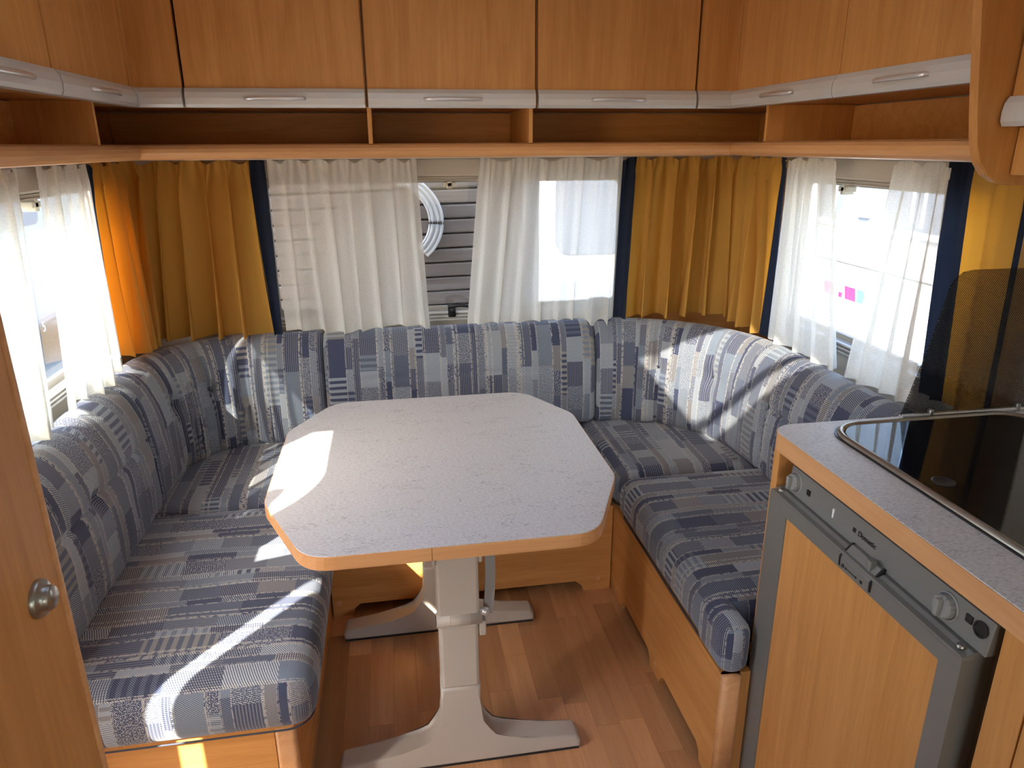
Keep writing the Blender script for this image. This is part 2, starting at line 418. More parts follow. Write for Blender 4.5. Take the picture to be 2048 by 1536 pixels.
# windows -------------------------------------------------------------
def window(name, axis, a, inward, p0, p1, q0, q1, label, cassette=True, catches=(), pane='pane'):
    """a: inner wall plane; inward: +1/-1 direction to the room"""
    loc = to3(axis, a, (p0 + p1) / 2, q0)
    r = thing(name, label, None, loc, kind='structure')
    # deep outer frame ring + rounded sash
    e = 0.004
    out = rrect(p0 - 0.01, p1 + 0.01, q0 - 0.01, q1 + 0.01, 0.03)
    obj('window_frame', ring(B(), rrect(p0 + 0.022, p1 - 0.022, q0 + 0.028, q1 - 0.07, 0.022), out, axis, a + inward * 0.002, a + inward * 0.014), 'frame', r)
    obj('sash', ring(B(), rrect(p0 + 0.034, p1 - 0.034, q0 + 0.042, q1 - 0.085, 0.022), rrect(p0 + 0.016, p1 - 0.016, q0 + 0.016, q1 - 0.06, 0.022), axis, a - inward * 0.02, a - inward * 0.005), 'frame', r)
    bm = B(); prism(bm, rrect(p0 + 0.02, p1 - 0.02, q0 + 0.02, q1 - 0.064, 0.022), axis, a - inward * 0.028, a - inward * 0.024)
    obj('pane', bm, pane, r)
    bm = B()
    for k in range(3):
        c0, c1 = a + inward * 0.014, a + inward * (0.022 + 0.003 * k)
        z0 = q0 - 0.008 + 0.014 * k
        lo, hi = min(c0, c1), max(c0, c1)
        if axis == 0: box(bm, lo, hi, p0, p1, z0, z0 + 0.007, 0.002)
        else: box(bm, p0, p1, lo, hi, z0, z0 + 0.007, 0.002)
    obj('bottom_rail', bm, 'chrome' if False else 'alu', r)
    if cassette:
        bm = B(); lo, hi = sorted((a + inward * 0.014, a + inward * 0.055))
        z1 = q1 + 0.0
        if axis == 0: box(bm, lo, hi, p0, p1, q1 - 0.062, z1, 0.006)
        else: box(bm, p0, p1, lo, hi, q1 - 0.062, z1, 0.006)
        obj('blind_cassette', bm, 'cassette', r)
        for k in range(4):
            z0 = q1 - 0.076 + k * 0.0042
            lo, hi = sorted((a + inward * 0.016, a + inward * (0.050 - 0.004 * (k % 2))))
            bm = B()
            if axis == 0: box(bm, lo, hi, p0 + 0.01, p1 - 0.01, z0, z0 + 0.0036)
            else: box(bm, p0 + 0.01, p1 - 0.01, lo, hi, z0, z0 + 0.0036)
            obj('blind_pleat', bm, 'cassette', r)
    for p in catches:
        lo, hi = sorted((a + inward * 0.012, a + inward * 0.045)); bm = B()
        d = 0.022
        if axis == 0: box(bm, lo, hi, p - d, p + d, q1 - 0.098, q1 - 0.082, 0.003); box(bm, lo, hi + 0.0, p - d * .4, p + d * .4, q1 - 0.106, q1 - 0.075, 0.002)
        else: box(bm, p - d, p + d, lo, hi, q1 - 0.098, q1 - 0.082, 0.003); box(bm, p - d * .4, p + d * .4, lo, hi, q1 - 0.104, q1 - 0.078, 0.002)
        obj('blind_catch', bm, 'catch', r)
    return r
def window_handle(r, axis, a, inward, p, q):
    base = a + inward * 0.02
    bm = B(); c = to3(axis, base, p, q)
    lo, hi = sorted((base - inward * 0.004, base + inward * 0.012))
    if axis == 1: box(bm, p - 0.014, p + 0.014, lo, hi, q - 0.022, q + 0.03, 0.004)
    else: box(bm, lo, hi, p - 0.014, p + 0.014, q - 0.022, q + 0.03, 0.004)
    path = []
    for i in range(9):
        t = i / 8
        path.append(to3(axis, base + inward * (0.02 + 0.012 * math.sin(math.pi * t)), p - 0.012 + 0.085 * t, q + 0.012 + 0.016 * math.sin(math.pi * (0.15 + 0.8 * t))))
    tube(bm, path, [0.010, 0.0095, 0.009, 0.0085, 0.008, 0.0075, 0.007, 0.006, 0.004], 8)
    tube(bm, [to3(axis, base + inward * 0.02, p, q - 0.012), to3(axis, base + inward * 0.02, p, q + 0.03)], 0.011, 10)
    obj('window_handle', bm, 'black', r, True)
w1 = window('window_1', 1, YF, -1, *WINF, 'wide acrylic front window with ivory blind cassette', catches=(0.21,))
for px in (0.205, -0.33, 0.745): window_handle(w1, 1, YF, -1, px, 0.868)
w2 = window('window_2', 0, XL, 1, *WINL, 'side window behind white voile next to the entrance door', catches=(1.93,))
w3 = window('window_3', 0, XR, -1, *WINR, 'side window behind white voile beside the kitchen worktop', catches=(2.0,))
w4 = window('fill_window_1', 1, YB, 1, -0.5, 1.0, 0.85, 1.6, 'unseen window added at the far end to brighten the aisle', cassette=False)  # unseen window, added to brighten the room from behind the camera
w5 = window('fill_window_2', 0, XR, -1, -1.6, -0.5, 0.9, 1.5, 'unseen side window added for more daylight further down the aisle', cassette=False)  # also unseen, put in as a second source of fill daylight
# rooflight
rl = thing('window_6', 'square tinted rooflight in the ceiling', None, ((ROOF[0] + ROOF[1]) / 2, (ROOF[2] + ROOF[3]) / 2, ZC), kind='structure')
obj('rooflight_frame', ring(B(), rrect(ROOF[0] + 0.012, ROOF[1] - 0.012, ROOF[2] + 0.012, ROOF[3] - 0.012, 0.04), rrect(ROOF[0] - 0.04, ROOF[1] + 0.04, ROOF[2] - 0.04, ROOF[3] + 0.04, 0.05), 2, ZC - 0.02, ZC), 'ceil', rl)
obj('dome', prism(B(), rrect(ROOF[0] - 0.02, ROOF[1] + 0.02, ROOF[2] - 0.02, ROOF[3] + 0.02, 0.05), 2, ZC + 0.045, ZC + 0.049), 'smoke', rl)
bm = B(); box(bm, ROOF[0] + 0.012, ROOF[1] - 0.012, ROOF[2] + 0.115, ROOF[2] + 0.14, ZC - 0.012, ZC + 0.01)
obj('crossbar', bm, 'ceil', rl)
# entrance door
dr = thing('door_1', 'entrance doorway beside the wardrobe with an added leaf that shapes the sun', None, (XL, 0.88, 0), kind='structure')
obj('door_frame', ring(B(), rrect(0.665, 1.115, 0.0, 1.625, 0.085), rrect(0.585, 1.185, -0.05, 1.74, 0.02), 0, XL - 0.035, XL + 0.004), 'ceil', dr)
obj('sun_blocker', prism(B(), [(0.748, 0.0), (1.112, 0.0), (1.112, 1.11), (1.023, 1.11), (0.968, 1.185), (0.90, 1.275), (0.85, 1.38), (0.805, 1.49), (0.79, 1.50), (0.765, 1.485), (0.75, 1.47), (0.660, 1.465), (0.660, 1.34), (0.748, 1.34)], 0, XL - 0.033, XL - 0.012), 'ceil', dr)  # unseen blocker, outline shaped to trim the sun patches on table and seat

# ------------------------------------------------------------------ bench bases
def base_panel(pts_len0, pts_len1, cuts, h=0.305, ch=0.042):
    pts = [(pts_len0, h), (pts_len0, 0.0)]
    for c0, c1 in cuts:
        pts += [(c0, 0.0), (c0 + 0.004, ch * 0.6), (c0 + 0.022, ch), (c1 - 0.03, ch), (c1 - 0.006, ch * 0.5), (c1, 0.0)]
    pts += [(pts_len1, 0.0), (pts_len1, h)]
    return pts
def screw_cap(p, axis, r):
    obj('screw_cap', lathe(B(), [(0.0095, -0.001), (0.0095, 0.0012), (0.007, 0.0018), (0, 0.0018)], p, axis, 16), 'edge_y', r)
b = thing('bench_base', 'beech front bench base with wide toe cut-out behind the table legs', 'bench', (0.2, 2.04, 0))
obj('front_panel', prism(B(), base_panel(-0.255, 0.672, [(-0.19, 0.58)]), 1, 2.03, 2.046, 0.001), 'wood_x', b)
obj('top_board', bx(-0.255, 0.672, 2.03, YF - 0.01, 0.305, 0.318), 'wood_x', b)
screw_cap((0.625, 2.0295, 0.045), (0, -1, 0), b); screw_cap((-0.235, 2.0295, 0.05), (0, -1, 0), b)
b = thing('bench_base', 'beech bench base beside the fridge with two toe cut-outs', 'bench', (0.9, 1.6, 0))
obj('front_panel', prism(B(), base_panel(1.225, 2.55, [(1.29, 1.565), (1.64, 1.915)]), 0, 0.675, 0.691, 0.001), 'wood_y', b)
obj('top_board', bx(0.675, XR - 0.015, 1.292, YF - 0.01, 0.305, 0.318), 'wood_y', b)
obj('end_board', bx(0.675, 0.745, 1.222, 1.292, 0.305, 0.318), 'wood_y', b)
obj('corner_post', prism(B(), rrect(0.674, 0.72, 1.205, 1.232, 0.012), 2, 0.0, 0.318), 'edge_y', b, True)
obj('end_panel', bx(0.72, 0.7472, 1.225, 1.239, 0.0, 0.305), 'wood_z', b)
for yy in (1.60, 1.965): screw_cap((0.6745, yy, 0.035), (-1, 0, 0), b)
b = thing('bench_base', 'beech bench base under the long seat next to the entrance', 'bench', (-0.55, 1.6, 0))
obj('front_panel', prism(B(), base_panel(1.262, 2.03, [(1.36, 1.90)]), 0, -0.276, -0.26, 0.001), 'wood_y', b)
obj('top_board', bx(XL + 0.012, -0.26, 1.245, YF - 0.01, 0.305, 0.318), 'wood_y', b)
obj('end_panel', bx(XL + 0.012, -0.30, 1.245, 1.262, 0.0, 0.305), 'wood_x', b)
obj('corner_post', prism(B(), rrect(-0.302, -0.256, 1.243, 1.27, 0.012), 2, 0.0, 0.305), 'edge_y', b, True)

# ------------------------------------------------------------------ cushions
def axis_pts(a, b, r, step):
    pts = []
    k = 5
    for i in range(k): pts.append(a + r * (1 - math.cos(math.pi / 2 * i / k)) * 1.0)
    n = max(2, int((b - a - 2 * r) / step))
    for i in range(n + 1): pts.append(a + r + (b - a - 2 * r) * i / n)
    for i in range(k - 1, -1, -1): pts.append(b - r * (1 - math.cos(math.pi / 2 * i / k)))
    return pts
def seat_cushion(parent, x0, x1, y0, y1, z0, z1, stripes, front, r=0.05, crown=0.007, name='cover'):
    """stripes: 'y' -> the pattern changes along y (stripes run across x); front: face the stripes fold over"""
    gx, gy, gz = axis_pts(x0, x1, r, 0.03), axis_pts(y0, y1, r, 0.03), axis_pts(z0, z1, r, 0.03)
    lo = Vector((x0, y0, z0)); hi = Vector((x1, y1, z1))
    bm = B(); uvl = bm.loops.layers.uv.new('UVMap'); vmap = {}
    def V(x, y, z):
        key = (round(x, 5), round(y, 5), round(z, 5))
        if key in vmap: return vmap[key]
        p = Vector((x, y, z)); q = Vector([min(max(p[i], lo[i] + r), hi[i] - r) for i in range(3)])
        d = p - q
        if d.length > 1e-7: p = q + d.normalized() * r
        ux = (p.x - (x0 + x1) / 2) / ((x1 - x0) / 2); uy = (p.y - (y0 + y1) / 2) / ((y1 - y0) / 2)
        w = max(0, (1 - ux ** 4)) * max(0, (1 - uy ** 4))
        if p.z > (z0 + z1) / 2: p.z += crown * w + 0.002 * math.sin(p.x * 23 + 1) * math.sin(p.y * 19) * w
        v = bm.verts.new(p); vmap[key] = v; return v
    zt = z1
    def face(c, nrm):
        try: f = bm.faces.new([V(*p) for p in c])
        except ValueError: return
        f.smooth = True
        for lp, p in zip(f.loops, c):
            x, y, z = p
            if nrm == 'z': uu, vv = (y, x) if stripes == 'y' else (x, y)
            elif nrm == 'x':
                s = 1 if abs(x - x1) < 1e-6 else -1
                uu, vv = (y, x + s * (zt - z)) if stripes == 'y' else (y + 5, z)
            else:
                s = 1 if abs(y - y1) < 1e-6 else -1
                uu, vv = (x, y + s * (zt - z)) if stripes == 'x' else (x + 5.31, z)
            lp[uvl].uv = (uu, vv)
    def grid(A, Bq, fn, nrm):
        for i in range(len(A) - 1):
            for j in range(len(Bq) - 1):
                face([fn(A[i], Bq[j]), fn(A[i + 1], Bq[j]), fn(A[i + 1], Bq[j + 1]), fn(A[i], Bq[j + 1])], nrm)
    grid(gx, gy, lambda a, b_: (a, b_, z1), 'z'); grid(gx, gy, lambda a, b_: (a, b_, z0), 'z')
    grid(gy, gz, lambda a, b_: (x0, a, b_), 'x'); grid(gy, gz, lambda a, b_: (x1, a, b_), 'x')
    grid(gx, gz, lambda a, b_: (a, y0, b_), 'y'); grid(gx, gz, lambda a, b_: (a, y1, b_), 'y')
    return obj(name, bm, 'fabric', parent, True)
def seat(label, *a, **k):
    x0, x1, y0, y1, z0, z1 = a[:6]
    t = thing('seat_cushion', label, 'cushion', ((x0 + x1) / 2, (y0 + y1) / 2, z0), 'patterned bench seat cushions')
    seat_cushion(t, *a, **k)
    # piping seam round the lower edge
    zz = z0 + 0.006; e = 0.012
    pts = rrect(x0 + e, x1 - e, y0 + e, y1 - e, 0.05)
    path = [(p[0], p[1], zz) for p in pts] + [(pts[0][0], pts[0][1], zz)]
    obj('piping', tube(B(), path, 0.002, 6, False), 'piping', t, True)
    return t
seat('long patterned seat cushion next to the entrance with a sunlit streak', XL + 0.03, -0.205, 1.205, 1.985, 0.318, 0.452, 'y', 'x')
seat('corner seat cushion beside the sunlit edge of the table', XL + 0.03, -0.205, 1.99, YF - 0.04, 0.318, 0.450, 'x', 'y')
seat('front seat cushion mostly hidden behind the table', -0.20, 0.660, 1.99, YF - 0.04, 0.318, 0.450, 'x', 'y')
seat('corner seat cushion between the table and the long seat by the fridge', 0.665, XR - 0.04, 1.99, YF - 0.04, 0.318, 0.450, 'x', 'y')
tr_ = seat('long patterned seat cushion beside the fridge', 0.665, XR - 0.04, 1.300, 1.985, 0.318, 0.452, 'y', 'x')
# nose of the seat in front of the kitchen unit
seat_cushion(tr_, 0.665, 0.738, 1.205, 1.36, 0.318, 0.450, 'y', 'x', r=0.034, crown=0.0, name='seat_nose')

def smoothstep(a, b, x):
    t = min(1, max(0, (x - a) / (b - a))); return t * t * (3 - 2 * t)
class Path:
    def __init__(s, pts):
        s.p = [Vector((x, y)) for x, y in pts]; s.l = [0.0]
        for a, b_ in zip(s.p, s.p[1:]): s.l.append(s.l[-1] + (b_ - a).length)
        s.L = s.l[-1]
    def at(s, d):
        d = min(max(d, 0), s.L); i = 0
        while i < len(s.l) - 2 and s.l[i + 1] < d: i += 1
        k = (d - s.l[i]) / max(1e-9, s.l[i + 1] - s.l[i])
        return s.p[i].lerp(s.p[i + 1], k)
    def tan(s, d):
        e = 0.006; return (s.at(d + e) - s.at(d - e)).normalized()
def arc(cx, cy, r, a0, a1, n=16):
    return [(cx + r * math.cos(math.radians(a0 + (a1 - a0) * i / n)), cy + r * math.sin(math.radians(a0 + (a1 - a0) * i / n))) for i in range(n + 1)]
PROF = [(0.150, 0.455), (0.160, 0.472), (0.163, 0.52), (0.162, 0.58), (0.158, 0.64), (0.150, 0.70), (0.138, 0.75), (0.121, 0.79), (0.098, 0.817), (0.070, 0.830), (0.040, 0.828), (0.015, 0.812), (0.002, 0.78), (0.0, 0.70), (0.0, 0.60), (0.0, 0.50), (0.008, 0.458)]
def spline_prof(n):
    P = [Vector(p) for p in PROF]; out = []
    for i in range(len(P) - 1):
        p0, p1, p2, p3 = P[max(i - 1, 0)], P[i], P[i + 1], P[min(i + 2, len(P) - 1)]
        k = 6 if i < 12 else 2
        for j in range(k):
            t = j / k
            out.append(0.5 * ((2 * p1) + (-p0 + p2) * t + (2 * p0 - 5 * p1 + 4 * p2 - p3) * t * t + (-p0 + 3 * p1 - 3 * p2 + p3) * t ** 3))
    out.append(P[-1]); return out
PR = spline_prof(6)
def back_cushion(label, pts, side, seams=(), crease=True, uoff=0.0, crease_rng=None, tufts=()):
    """pts: back line in plan; side +1 if the room lies to the left of travel"""
    path = Path(pts); n = int(path.L / 0.011); r = 0.022
    c = path.at(path.L / 2)
    t = thing('back_cushion', label, 'cushion', (c.x, c.y, 0.45), 'patterned bench back cushions')
    bm = B(); uvl = bm.loops.layers.uv.new('UVMap')
    cen = Vector((0.075, 0.64)); rows = []; al = [0.0]
    for a, b_ in zip(PR, PR[1:]): al.append(al[-1] + (b_ - a).length)
    dist = [r * (1 - math.cos(math.pi / 2 * i / 5)) for i in range(5)]
    ds = dist + [r + (path.L - 2 * r) * i / n for i in range(n + 1)] + [path.L - d for d in reversed(dist)]
    for d in ds:
        e = min(d, path.L - d); ins = 0.0
        if e < r: ins = r - math.sqrt(max(0, r * r - (r - e) ** 2))
        P = path.at(d); T = path.tan(d); N = Vector((-T.y, T.x)) * side; row = []
        for q in PR:
            dv = q - cen; q2 = q - dv.normalized() * ins * (0.9)
            nn, zz = q2.x, q2.y
            if nn > 0.05:
                dep = 0.0; fr = smoothstep(0.05, 0.11, nn)
                if crease and zz < 0.80:
                    w = 1.0
                    if crease_rng: w = smoothstep(crease_rng[0] - .03, crease_rng[0] + .03, d) * (1 - smoothstep(crease_rng[1] - .03, crease_rng[1] + .03, d))
                    g = abs(zz - 0.672)
                    dep += w * (0.008 * math.exp(-(g / 0.0065) ** 2) + 0.004 * math.exp(-(g / 0.03) ** 2))
                for s0 in seams:
                    g = abs(d - s0 - 0.012 * math.sin(zz * 14)); dep += 0.012 * math.exp(-(g / 0.008) ** 2) + 0.008 * math.exp(-(g / 0.03) ** 2)
                    h = math.hypot((d - s0 - 0.012 * math.sin(zz * 14)) * 0.8, zz - 0.672); dep += 0.022 * math.exp(-(h / 0.032) ** 2)
                for s0 in tufts:
                    h = math.hypot(d - s0, zz - 0.672); dep += 0.018 * math.exp(-(h / 0.03) ** 2)
                # pillow bulges
                dep -= 0.005 * math.sin(d * 31 + zz * 9) * math.sin(zz * 26) * fr * 0.6
                nn -= dep * fr
            row.append(bm.verts.new((P.x + N.x * nn, P.y + N.y * nn, zz)))
        rows.append(row)
    for i in range(len(rows) - 1):
        for j in range(len(PR) - 1):
            f = bm.faces.new((rows[i][j], rows[i][j + 1], rows[i + 1][j + 1], rows[i + 1][j])); f.smooth = True
            for lp, (ii, jj) in zip(f.loops, ((i, j), (i, j + 1), (i + 1, j + 1), (i + 1, j))): lp[uvl].uv = (ds[ii] + uoff, al[jj])
        bm.faces.new((rows[i][-1], rows[i][0], rows[i + 1][0], rows[i + 1][-1]))
    for rw in (rows[0], rows[-1]):
        f = bm.faces.new(rw)
        for lp in f.loops: lp[uvl].uv = (lp.vert.co.x + lp.vert.co.y + 3.3, lp.vert.co.z)
    obj('cover', bm, 'fabric', t, True)
    for s0 in list(seams) + list(tufts):
        P = path.at(s0 + 0.012 * math.sin(0.672 * 14) * (s0 in seams)); T = path.tan(s0); N = Vector((-T.y, T.x)) * side
        nn = 0.128
        obj('tuft_button', lathe(B(), [(0.004, -0.003), (0.0045, 0.0), (0.003, 0.002), (0, 0.0022)], (P.x + N.x * nn, P.y + N.y * nn, 0.672), (N.x, N.y, 0), 12), 'piping', t, True)
    return t
BX_L, BX_R, BY = -0.857, 1.268, 2.59
back_cushion('long back cushion under the side window next to the entrance', [(BX_L, 1.235), (BX_L, 1.6), (BX_L, 2.005)], -1, tufts=(0.40,), uoff=0.4)
pl = [(BX_L, 2.01)] + [(BX_L, 2.10), (BX_L, 2.20)] + arc(BX_L + 0.38, BY - 0.38, 0.38, 180, 90, 18) + [(-0.262, BY)]
back_cushion('curved corner back cushion below the glowing ochre curtain', pl, -1, seams=(0.30, 0.55), crease=False, uoff=1.7)
back_cushion('straight front back cushion with a stitched crease under the window', [(-0.257, BY), (0.2, BY), (0.717, BY)], -1, crease_rng=(0.13, 0.84), uoff=2.9)
pr_ = [(0.722, BY), (0.726, BY)] + arc(BX_R - 0.54, BY - 0.54, 0.54, 90, 0, 22) + [(BX_R, 2.0), (BX_R, 1.935)]
back_cushion('curved corner back cushion lit by the rooflight', pr_, -1, seams=(0.30, 0.58), crease=False, uoff=4.3)
back_cushion('long back cushion beside the kitchen worktop', [(BX_R, 1.93), (BX_R, 1.6), (BX_R, 1.315)], -1, tufts=(0.33,), uoff=5.6)

# ------------------------------------------------------------------ table
tb = thing('dining_table', 'grey laminate table with cut corners and beech edge on two pedestal legs', 'table', (0.091, 1.685, 0))
def round_poly(pts, rad):
    out = []; n = len(pts)
    for i, p in enumerate(pts):
        p = Vector(p); a = Vector(pts[i - 1]); c = Vector(pts[(i + 1) % n]); r = rad[i]
        d1 = (a - p).normalized(); d2 = (c - p).normalized()
        for k in range(7):
            t = k / 6; A = p + d1 * r; C = p + d2 * r
            q = A * (1 - t) ** 2 + p * 2 * t * (1 - t) + C * t * t; out.append((q.x, q.y))
    return out
def table_poly(ins):
    hw, cw = 0.405 - ins, 0.293 - ins * 0.5; cx = 0.091
    P = [(cx - cw, 1.240 + ins), (cx + cw, 1.240 + ins), (cx + hw, 1.49), (cx + hw, 1.915), (cx + cw, 2.132 - ins), (cx - cw, 2.132 - ins), (cx - hw, 1.915), (cx - hw, 1.49)]
    return round_poly(P, [0.055, 0.055, 0.022, 0.022, 0.055, 0.055, 0.022, 0.022])
obj('tabletop', prism(B(), table_poly(0.0018), 2, 0.672, 0.700, 0.0012), 'laminate', tb)
eb = obj('edge_band', ring(B(), table_poly(0.0018), table_poly(0.0), 2, 0.670, 0.6988), 'edge_x', tb)
obj('band_joint', bx(0.0425, 0.0433, 1.2396, 1.242, 0.670, 0.699), 'black', tb)
def pedestal(cx, y0, d, fold):
    # foot with swept-up neck
    hw = 0.297; zc = 0.052; cw = 0.047
    right = [(hw, 0.006), (hw, 0.028), (hw - 0.012, 0.042)]
    curve = [(hw - 0.10, 0.050), (0.16, 0.057), (0.105, 0.064), (0.076, 0.076), (0.060, 0.098), (0.051, 0.130), (cw, 0.17), (cw, 0.235)]
    pts = right + curve
    poly = [(cx + a, z) for a, z in pts] + [(cx - a, z) for a, z in reversed(pts)]
    lg = obj('leg', prism(B(), poly, 1, y0, y0 + d, 0.009, 3), 'beige', tb, True)
    mod = lg.modifiers.new('w', 'WEIGHTED_NORMAL'); mod.keep_sharp = True
    obj('foot_pad', prism(B(), [(cx - hw + 0.004, 0.0), (cx + hw - 0.004, 0.0), (cx + hw - 0.004, 0.007), (cx - hw + 0.004, 0.007)], 1, y0 + 0.004, y0 + d - 0.004), 'rubber', lg)
    obj('lower_column', bx(cx - cw + 0.0015, cx + cw - 0.0015, y0 + 0.002, y0 + d - 0.002, 0.232, 0.412, 0.008), 'beige', tb)
    hb = B(); tube(hb, [(cx - cw - 0.004, y0 + 0.004, 0.427), (cx + cw + 0.006, y0 + 0.004, 0.427)], 0.017, 16)
    hi = obj('hinge', hb, 'beige', tb, True)
    obj('hinge_cap', lathe(B(), [(0.0125, -0.001), (0.0125, 0.001), (0, 0.001)], (cx - cw - 0.0045, y0 + 0.004, 0.427), (-1, 0, 0), 16), 'black', hi)
    for xx in (cx - 0.02, cx + 0.028):
        obj('hinge_joint', tube(B(), [(xx - 0.0005, y0 + 0.004, 0.427), (xx + 0.0005, y0 + 0.004, 0.427)], 0.0174, 16), 'beige_dark', hi, True)
    obj('upper_column', bx(cx - cw - 0.001, cx + cw + 0.001, y0 - 0.004, y0 + d - 0.006, 0.432, 0.668, 0.007), 'beige', tb)
    obj('top_bracket', bx(cx - cw - 0.008, cx - cw - 0.001, y0 - 0.008, y0 + d, 0.575, 0.6725, 0.002), 'beige', tb)
    obj('top_bracket', bx(cx + cw + 0.001, cx + cw + 0.009, y0 - 0.008, y0 + d, 0.575, 0.6725, 0.002), 'beige', tb)
    obj('bolt', lathe(B(), [(0.006, 0), (0.006, 0.002), (0, 0.004)], (cx + 0.005, y0 - 0.0045, 0.612), (0, -1, 0), 12), 'chrome', tb)
    if fold:
        path = [(cx + cw + 0.020 + 0.010 * math.sin(math.pi * i / 10), y0 + 0.012 + 0.10 * (1 - i / 10) * 0.4, 0.665 - 0.24 * i / 10) for i in range(11)]
        bm = B(); prof = []
        for p in path:
            prof.append([bm.verts.new((p[0] + dx, p[1] + dy, p[2])) for dx, dy in ((-0.010, 0), (0.013, 0), (0.013, 0.008), (-0.010, 0.008))])
        for a, b_ in zip(prof, prof[1:]):
            for k in range(4): bm.faces.new((a[k], a[(k + 1) % 4], b_[(k + 1) % 4], b_[k]))
        bm.faces.new(prof[0]); bm.faces.new(prof[-1])
        obj('folding_stay', bm, 'beige_dark', tb)
        bm = B(); box(bm, cx + cw, cx + cw + 0.016, y0, y0 + 0.03, 0.375, 0.415, 0.003)
        obj('stay_bracket', bm, 'beige', tb)
        bm = B(); lathe(bm, [(0.010, -0.006), (0.010, 0.008), (0.007, 0.012), (0, 0.013)], (cx + cw + 0.012, y0 + 0.0, 0.442), (0.4, -1, 0.5), 12)
        obj('thumb_catch', bm, 'chrome', tb, True)
pedestal(0.101, 1.375, 0.062, True)
pedestal(0.083, 1.895, 0.062, False)
obj('cross_rail', bx(0.07, 0.112, 1.43, 1.90, 0.628, 0.668, 0.003), 'beige', tb)

# ------------------------------------------------------------------ overhead lockers and shelves
ZS0, ZS1, ZT = 1.552, 1.603, 1.945
STRIP = [(0.0, ZS1), (0.006, ZS1 - 0.001), (0.0135, ZS1 - 0.012), (0.0165, ZS1 - 0.027), (0.0155, ZS0 + 0.008), (0.011, ZS0), (0.0, ZS0)]
def locker(label, axis, face, out, a, b, back, handle=None, group='beech overhead lockers', z0=ZS0, z1=ZS1, name='overhead_locker', gap=0.0035):
    """axis: run direction index (0 x, 1 y); face: plane of the door front; out: +1/-1 outward sign"""
    nax = 1 - axis
    def bxn(n0, n1, a0, b0, q0, q1, bev=0.0, bm=None):
        lo, hi = sorted((n0, n1)); bm = bm or B()
        if nax == 0: return box(bm, lo, hi, a0, b0, q0, q1, bev)
        return box(bm, a0, b0, lo, hi, q0, q1, bev)
    c = to3(nax, face, (a + b) / 2, z0)
    t = thing(name, label, 'locker', c, group)
    inn = -out
    # carcass: bottom, sides, back
    bm = B(); d0 = face + inn * 0.020
    bxn(d0, back, a + .001, b - .001, z0 + 0.004, z0 + 0.018, bm=bm)
    bxn(d0, back, a + .001, a + 0.014, z0 + 0.018, ZT, bm=bm); bxn(d0, back, b - 0.014, b - .001, z0 + 0.018, ZT, bm=bm)
    bxn(back, back + out * 0.008, a + 0.014, b - 0.014, z0 + 0.018, ZT, bm=bm)
    bxn(d0 + inn * .002, back, a + .001, b - .001, ZT - 0.012, ZT, bm=bm)
    obj('carcass', bm, 'wood_z', t)
    g = gap
    dr_ = obj('door', bxn(face, face + inn * 0.018, a + g, b - g, z1 - 0.001, ZT - 0.004, 0.0012), 'wood_z', t)
    prof = [(face + out * (n - 0.001), z - ZS0 + z0) for n, z in STRIP] + [(face + inn * 0.018, z0), (face + inn * 0.018, z1)]
    obj('aluminium_strip', prism(B(), prof, axis, a + g, b - g), 'alu', dr_)
    if handle:
        h0, h1 = handle; zc = (z0 + z1) / 2 - 0.002; path = []
        for i in range(15):
            k = i / 14; s = math.sin(math.pi * k) ** 0.5
            nn = face + out * (0.014 + 0.013 * s)
            pt = (nn, h0 + (h1 - h0) * k, zc) if nax == 0 else (h0 + (h1 - h0) * k, nn, zc)
            path.append(pt)
        obj('handle', tube(B(), path, [0.0045] + [0.0058] * 13 + [0.0045], 10, True, 1.0), 'chrome', dr_, True)
    return t
FY, LX, RX = 2.222, -0.662, 1.062
locker('beech overhead locker above the glowing ochre curtain, beside the corner filler', 0, FY, -1, -0.537, -0.047, YF - 0.004, (-0.377, -0.214), gap=0.0045)
locker('middle beech overhead locker above the gap in the window voile', 0, FY, -1, -0.047, 0.445, YF - 0.004, (0.115, 0.282), gap=0.0045)
locker('beech overhead locker above the navy edged curtain near the kitchen corner', 0, FY, -1, 0.445, 0.942, YF - 0.004, (0.61, 0.775), gap=0.0045)
locker('side overhead locker meeting the corner over the entrance side curtain', 1, LX, 1, 1.716, 2.186, XL + 0.004, (1.871, 2.055))
locker('side overhead locker nearest the entrance door', 1, LX, 1, 1.235, 1.716, XL + 0.004, (1.42, 1.587))
locker('side overhead locker meeting the corner on the kitchen side', 1, RX, -1, 1.675, 2.205, XR - 0.004, (1.845, 2.02), gap=0.0012)
locker('side overhead locker against the curved kitchen end panel', 1, RX, -1, 1.226, 1.675, XR - 0.004, (1.353, 1.521), gap=0.0012)
def filler(label, a, b, wallx):
    t = thing('corner_filler', label, 'panel', ((a + b) / 2, FY, ZS0), 'corner filler panels')
    p = obj('panel', bx(a, b, FY, FY + 0.018, ZS1 - 0.001, ZT - 0.004, 0.001), 'wood_z', t)
    prof = [(FY - (n - 0.001), z) for n, z in STRIP] + [(FY + 0.018, ZS0), (FY + 0.018, ZS1)]
    obj('aluminium_strip', prism(B(), prof, 0, a, b), 'alu', p)
    lo, hi = sorted((a if wallx > 0 else b, wallx))
    obj('corner_floor', bx(lo, hi, FY + 0.02, YF - 0.004, ZS0 + 0.004, ZS0 + 0.018), 'wood_x', t)
    return t
fa = filler('narrow corner panel between the entrance side locker and the front locker', LX - 0.012, -0.537 - 0.003, XL + 0.004)
s_ = [(LX + (n - 0.001), z) for n, z in STRIP] + [(LX - 0.018, ZS0), (LX - 0.018, ZS1)]
obj('strip_return', prism(B(), s_, 1, 2.19, FY - 0.003), 'alu', fa)
obj('panel_return', bx(LX - 0.018, LX, 2.19, FY - 0.001, ZS1 - 0.001, ZT - 0.004), 'wood_z', fa)
